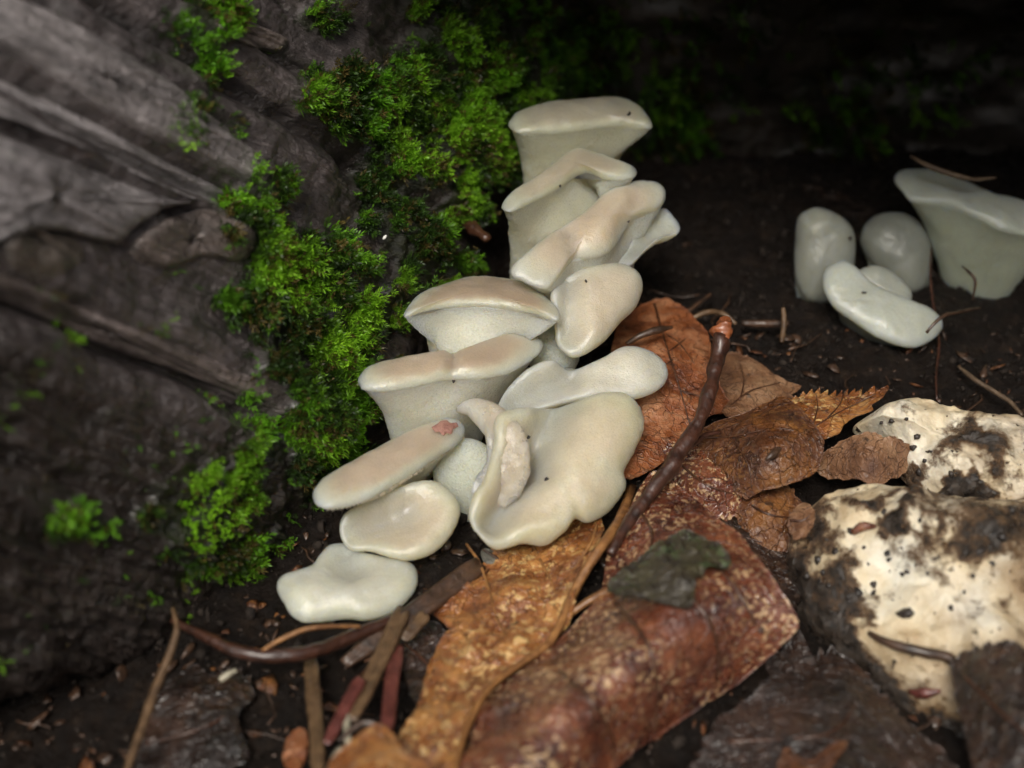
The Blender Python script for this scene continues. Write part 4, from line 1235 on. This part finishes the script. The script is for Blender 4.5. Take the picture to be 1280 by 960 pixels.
needle('thin dark needle crossing the tan one', [(470,905,1.1),(450,905,1.12),(425,925,1.1)], 0.05, M_twig)
stick('twig', 'long curved brown twig lying under the lowest jelly fungus', 'twig', [(215,775,.9),(255,795,1.0),(300,815,1.05),(350,820,1.0),(390,815,.9),(430,800,.7),(490,775,.5)], [.05,.09,.11,.12,.12,.12,.1], M_petiole, n=44)
stick('twig', 'upright thin brown stalk with a pale bent tip, left of the curved twig', 'twig', [(216,760,1.5),(221,785,1.45),(215,810,1.35),(203,840,1.25),(188,880,1.2),(172,925,1.2),(155,975,1.2)], [.03,.05,.07,.08,.07,.06,.05], M_needle, n=40)
stick('grass_blade', 'fine golden stem tucked under the edge of the lowest jelly fungus', 'stem', [(328,813,1.15),(350,800,1.2),(380,787,1.25),(410,783,1.2),(450,783,1.0)], [.03,.04,.04,.03,.03], M_vein)
stick('twig', 'short pale chip below the long curved twig', 'twig', [(275,850,.8),(285,843,.85),(295,838,.85)], [.05,.06,.04], M_needle_pale)
stick('twig', 'black charred splinter on the orange-brown leaf', 'twig', [(783,430,1.2),(800,420,1.35),(820,413,1.4),(840,409,1.3)], [.04,.07,.08,.03], M_twig)
stick('twig', 'grey twig lying on the soil behind the orange-brown leaf', 'twig', [(850,398,.35),(870,382,.4),(888,368,.4)], [.05,.05,.04], M_twig)
stick('twig', 'horizontal brown twig on the soil, the cross bar', 'twig', [(928,404,.45),(955,405,.5),(985,404,.5)], [.07,.09,.07], M_twig)
stick('twig', 'thin upright brown splinter crossing the horizontal twig', 'twig', [(979,385,.9),(980,405,.7),(977,428,.5)], [.05,.06,.05], M_needle)
stick('twig', 'curved brown twig beside the tip of the leaf stalk', 'twig', [(865,398,.45),(885,390,.6),(905,393,.7),(920,405,.6)], [.05,.06,.06,.04], M_needle)
stick('rootlet', 'thin pale root arching over the wide funnel fungus', 'root', [(1138,195,3.0),(1160,207,3.0),(1185,216,2.9),(1215,224,2.8),(1245,222,2.7)], [.03,.06,.06,.05,.03], M_root)
stick('rootlet', 'reddish hair root hanging beside the tilted oval cap', 'root', [(1164,310,1.2),(1163,350,.9),(1170,400,.6),(1174,430,.4),(1170,470,.3),(1171,500,.2)], [.02,.025,.03,.03,.025,.02], M_petiole, bumpv=.4)
stick('rootlet', 'forked dark rootlet caught on the edge of the tilted oval cap', 'root', [(1158,416,1.3),(1168,404,1.45),(1180,395,1.5),(1200,390,1.2),(1225,385,.7)], [.03,.045,.045,.035,.02], M_twig, bumpv=.5)
stick('rootlet', 'grey rootlet on the soil behind the cream mushroom', 'root', [(1198,458,.4),(1218,474,.5),(1240,488,.5),(1262,502,.5),(1278,520,.5)], [.03,.05,.05,.05,.04], M_root, bumpv=.4)
stick('rootlet', 'dark rootlet over the front of the wide funnel fungus', 'root', [(1203,333,1.2),(1213,342,1.3),(1219,352,1.2),(1216,375,.8)], [.02,.03,.03,.02], M_twig, bumpv=.4)
stick('bark_chip', 'reddish bark chip in the gap between the moss and the fungi', 'bark chip', [(575,272,2.2),(592,285,2.3),(610,300,2.3)], [.10,.16,.08], M_vein_dark, n=12, bumpv=.8)
h = cast(bvh_log, 466, 315)
if h:
    V, F = tube(np.array([h[0] + h[1] * .35, h[0] + h[1] * .42, h[0] + h[1] * .46]), [.02, .035, .015], 8, 6)
    tag(part('pale_fleck', V, F, M_white), 'tiny white fleck in the middle of the moss', 'fleck')

# ------------------------------------------------------------------ old cream mushroom, soil-caked
def old_cap(label, outline, d0, gx, gy, top, dirtf, **kw):
    sl = Slab(outline, d0, gx, gy, top=top, bot=top * 0.6, p=2.6, na=150, nr=34, lump=0.55, lsc=0.75, ruff=0.02, **kw)
    t = thing('old_mushroom', label, 'mushroom', G(sl.c[0], sl.c[1], 0.0))
    X_, Y_ = PX(sl.V)
    X_ = X_ + 75 * fbm(sl.V, 0.8, 5, 0.6); Y_ = Y_ + 75 * fbm(sl.V + 50, 0.8, 5, 0.6)
    part('cap', sl.V + (0.05 * fbm(sl.V, 4, 4) + 0.34 * np.clip(dirtf(X_, Y_), 0, 1) * np.abs(fbm(sl.V + 7, 2.2, 4, 0.6)))[:, None] * sl.n, sl.F, M_old, t, {'dirt': np.clip(dirtf(X_, Y_), 0, 1), 'brown': 0.85 * sstep(1130, 1300, X_ + 0.35 * (Y_ - 720) + 120 * fbm(sl.V, 0.6, 4))})
    return sl, t
def dirt_low(x, y):
    a = 1.1 * sstep(-45, 35, ((x - 1005) * -200 + (y - 700) * 185) / 272)
    b = 0.8 * np.exp(-(((x - 1250) / 100) ** 2 + ((y - 665) / 55) ** 2))
    c = np.exp(-(((x - 1010) / 35) ** 2 + ((y - 680) / 70) ** 2)) * 0.75
    d = np.exp(-(((x - 1110) / 120) ** 2 + ((y - 628) / 14) ** 2)) * 0.8
    e = sstep(1230, 1300, x + 0.25 * (y - 700)) * 0.5
    return np.maximum.reduce([a, b, c, d, e, np.full_like(x, 0.12)])
sl_o, to = old_cap('large cream-white mushroom cap with tan patches, caked with dark soil', 
  [(984,690),(1000,655),(1040,632),(1090,622),(1150,628),(1230,636),(1310,650),(1390,740),(1400,900),(1320,1000),(1230,990),(1170,950),(1100,905),(1040,850),(1000,790),(984,740)],
  24.6, -0.1, 0.5, 1.7, dirt_low, centre=(1170,770), lines=[(1120,690,1180,720,70,0.25)])
def dirt_up(x, y):
    a = np.exp(-(((x - 1215) / 60) ** 2 + ((y - 560) / 36) ** 2)) * 0.85
    b = sstep(590, 625, y - 0.1 * (x - 1100))
    c = np.exp(-(((x - 1140) / 30) ** 2 + ((y - 570) / 25) ** 2)) * .6
    return np.maximum.reduce([a, b, c, np.full_like(x, 0.12)])
sl_u, tu = old_cap('cream mushroom cap piece with a wet dark blotch, above the larger cream cap',
  [(1066,533),(1095,522),(1140,517),(1180,519),(1230,530),(1290,545),(1360,590),(1370,650),(1300,660),(1220,650),(1160,628),(1130,600),(1118,570),(1095,548)],
  26.2, -0.1, 0.65, 0.95, dirt_up, centre=(1200,585))
bvh_o = BVHTree.FromPolygons([tuple(v) for v in np.concatenate([sl_o.V, sl_u.V])], sl_o.F + [tuple(i + len(sl_o.V) for i in f) for f in sl_u.F])
ws = Slab([(1013,592),(1025,584),(1050,590),(1072,602),(1068,613),(1040,616),(1020,608)], 27.6, 0, 0.3, top=0.14, bot=0.12)
wt = thing('small_mushroom', 'small white mushroom button beneath the papery leaf scrap', 'mushroom', G(1040, 620, 0.1))
part('cap', ws.V, ws.F, M_cap, wt, {'tint': np.array([.6, .58, .5]) * np.ones((len(ws.V), 1))})
V, F = tube(np.array([P(1045, 606, 27.8), P(1055, 622, 28.0)]), [.14, .12], 10, 6)
part('stem', V, F, M_cap, wt, {'tint': np.array([.5, .48, .4]) * np.ones((len(V), 1))})

# soil crumbs
def crumb_mesh(seed):
    t = (1 + 5 ** .5) / 2
    v = np.array([(-1,t,0),(1,t,0),(-1,-t,0),(1,-t,0),(0,-1,t),(0,1,t),(0,-1,-t),(0,1,-t),(t,0,-1),(t,0,1),(-t,0,-1),(-t,0,1)], float)
    v /= np.linalg.norm(v[0])
    f = [(0,11,5),(0,5,1),(0,1,7),(0,7,10),(0,10,11),(1,5,9),(5,11,4),(11,10,2),(10,7,6),(7,1,8),(3,9,4),(3,4,2),(3,2,6),(3,6,8),(3,8,9),(4,9,5),(2,4,11),(6,2,10),(8,6,7),(9,8,1)]
    rg = np.random.default_rng(seed)
    v *= rg.uniform(0.5, 1.35, (12, 1)) * rg.uniform(0.7, 1.15, (1, 3))
    return v, f
CR = [mesh_data('crumb', *crumb_mesh(s_), M_crumb, None, True) for s_ in range(6)]
def crumb(name, p, r, label, cat, group):
    o = bpy.data.objects.new(name, CR[random.randrange(6)])
    col.objects.link(o)
    o.location = Vector(np.asarray(p) * S)
    o.scale = (r, r, r)
    o.rotation_euler = (random.uniform(0, 6.28), random.uniform(0, 6.28), random.uniform(0, 6.28))
    return tag(o, label, cat, group)
BIG = [(1037,732,10),(1070,742,11),(1092,731,9),(1093,742,7),(1133,768,17),(1062,752,6),(1050,757,6),(1080,685,6),(1110,692,6),(1112,700,7),(1128,718,5),(1135,715,7),(1160,716,5),
       (1178,675,6),(1176,682,6),(1189,760,7),(1045,690,8),(1025,700,9),(1035,675,6),(1102,527,5),(1115,525,6),(1133,523,5),(1146,545,8),(1165,565,5),(1157,577,6),(1142,560,8),(1150,590,10),(1190,592,8),
       (1065,665,9),(1205,740,5),(1010,720,9),(1030,715,7),(1085,705,4),(1145,706,5),(1170,700,6),(1225,690,12),(1240,705,10),(1215,720,6),(1250,670,14),(1265,640,10),(1105,640,7),(1150,650,6)]
for (x, y, r) in BIG:
    h = cast(bvh_o, x, y)
    if h is not None:
        rr = r * K * np.linalg.norm(h[0] - CAM) * 0.62
        crumb('soil_crumb', h[0] + h[1] * rr * 0.3, rr, 'largest angular soil crumb on the large cream mushroom cap' if r > 15 else ('dark wet soil crumb stuck on the upper cream cap piece' if y < 612 else 'dark wet soil crumb stuck on the large cream mushroom cap'), 'soil crumb', 'soil crumbs on the cream mushroom')
FS = [(676,130),(786,143),(785,277),(733,352),(545,397),(604,391),(567,476),(508,604),(551,598),(551,587),(610,536),(600,573),(634,572),(660,546),(562,478),(700,232),(1062,298),(1080,366),(1170,277),(1230,305),(1225,297),(684,599)]
NICK = {'f1': 'topmost grey-white jelly fungus', 'f2': 'roof-shaped jelly fungus crest', 'f3': 'long wavy jelly fungus cap', 'f4': 'small funnel-shaped jelly fungus', 'f5': 'tongue-shaped jelly fungus',
        'f6': 'lens-shaped jelly fungus', 'f7': 'notched horizontal jelly fungus crest', 'f8': 'spoon-shaped jelly fungus', 'f9': 'largest peach-cream jelly fungus', 'f10': 'slanting jelly fungus crest',
        'f11': 'rounded cream jelly fungus', 'f12': 'lowest white jelly fungus', 'b1': 'finger-shaped jelly fungus', 'b2': 'dim rounded jelly fungus', 'b3': 'tilted oval jelly fungus', 'b4': 'wide funnel jelly fungus'}
bvh_each = {k: BVHTree.FromPolygons([tuple(v) for v in s_.V], s_.F) for k, s_ in SL.items()}
for (x, y) in FS:
    best = None
    for k, bv in bvh_each.items():
        h = cast(bv, x, y)
        if h is not None and (best is None or (h[0] - CAM) @ FWD < (best[0][0] - CAM) @ FWD):
            best = (h, k)
    if best is not None:
        h, k = best
        crumb('dirt_speck', h[0] + h[1] * 0.01, random.uniform(0.028, 0.055), 'tiny black dirt speck stuck on the ' + NICK[k], 'dirt', 'dirt specks on the jelly fungi')
# broken twig lying across the old mushroom
pt = []
for (x, y) in [(1088,790),(1115,803),(1150,815),(1190,828),(1200,850),(1210,885),(1218,925)]:
    h = cast(bvh_o, x, y)
    pt.append((h[0] + h[1] * 0.09) if h else P(x, y, 24.0))
V, F = tube(np.array(pt), [.04, .08, .09, .09, .09, .08, .06], 8, 40, 0.25, 4.0)
tag(part('twig', V, F, M_twig), 'bent grey-brown twig lying across the large cream mushroom cap', 'twig')
for (pp, lab, mt) in [([(1140,862),(1155,864),(1178,863)], 'small red-brown splinter at the lower edge of the cream mushroom', M_needle_red), ([(1066,668),(1080,660),(1096,660)], 'reddish leaf scrap on top of the large cream mushroom cap', M_leaf_red)]:
    q = [cast(bvh_o, *a) for a in pp]
    if all(h is not None for h in q):
        V, F = tube(np.array([h[0] + h[1] * .06 for h in q]), [.05, .1, .03], 8, 10, .3)
        tag(part('splinter', V, F, mt), lab, 'splinter')

# loose soil granules on the ground, too many to count
N_G = 22000
gxr = rng.uniform(-9, 14, N_G); gyr = rng.uniform(-9, 12, N_G)
keep = fbm(np.stack([gxr, gyr, 0 * gxr], -1), 0.9, 3) + 0.25 * rng.normal(size=N_G) > 0.02
gxr, gyr = gxr[keep], gyr[keep]; N_G = len(gxr)
gr = 0.03 * np.exp(rng.normal(size=N_G) * 0.6)
tv = [np.array(crumb_mesh(k)[0]) for k in range(6)]
tf = np.array(crumb_mesh(0)[1])
Vs, Fs = [], []
gz = ground_z(gxr, gyr)
for i in range(N_G):
    q = tv[i % 6] @ np.linalg.qr(rng.normal(size=(3, 3)))[0] * min(gr[i], 0.16)
    Vs.append(q + [gxr[i], gyr[i], gz[i] + gr[i] * 0.3]); Fs.append(tf + 12 * i)
o = part('soil_granules', np.concatenate(Vs), np.concatenate(Fs), M_granule, None, smooth=False)
tag(o, 'dark loose soil granules scattered over the ground', 'soil', None, 'stuff')
# fine dead rootlets and needle bits on the soil
Vs, Fs, off = [], [], 0
for i in range(260):
    x, y = rng.uniform(-13, 17), rng.uniform(-10, 20)
    a = rng.uniform(0, 6.28); L_ = rng.uniform(.3, 1.3)
    q = np.array([[x + math.cos(a) * L_ * s_ + .12 * math.sin(5 * s_ + i), y + math.sin(a) * L_ * s_, 0] for s_ in np.linspace(0, 1, 5)])
    q[:, 2] = ground_z(q[:, 0], q[:, 1]) + 0.04 + 0.1 * rng.random()
    V, F = tube(q, rng.uniform(.010, .024), 5)
    Vs.append(V); Fs += [tuple(k + off for k in f) for f in F]; off += len(V)
o = part('litter_fibres', np.concatenate(Vs), Fs, M_twig, None)
tag(o, 'thin dead fibres and rootlets strewn over the soil', 'litter', None, 'stuff')

# chips of bark, needle and leaf trodden into the soil
def chips(n, lo, hi, zlift, seed):
    rg = np.random.default_rng(seed)
    Vs, Fs = [], []
    x = rg.uniform(-9, 14, n); y = rg.uniform(-9, 4, n)
    z = ground_z(x, y)
    for i in range(n):
        r = lo + (hi - lo) * rg.random() ** 3
        q = tv[i % 6] * [1.0, rg.uniform(0.25, 0.8), rg.uniform(0.06, 0.18)] * r
        a = rg.normal(size=(3, 3)) * [0.35, 0.35, 0.35] + np.eye(3)
        a = np.linalg.qr(a)[0]
        w = rg.uniform(0, 6.28)
        rz = np.array([[math.cos(w), -math.sin(w), 0], [math.sin(w), math.cos(w), 0], [0, 0, 1]])
        Vs.append(q @ rz.T @ a.T + [x[i], y[i], z[i] + zlift + 0.3 * r]); Fs.append(tf + 12 * i)
    return np.concatenate(Vs), np.concatenate(Fs)
for (n_, lo, hi, sd, mt, nm, lab) in [(1500, .05, .26, 1, M_twig, 'bark_litter', 'dark brown bark crumbs trodden into the soil'), (500, .06, .30, 2, M_leaf_brown, 'leaf_litter', 'tiny brown leaf fragments trodden into the soil')]:
    V, F = chips(n_, lo, hi, 0.0, sd)
    tag(part(nm, V, F, mt, None, smooth=False), lab, 'litter', None, 'stuff')
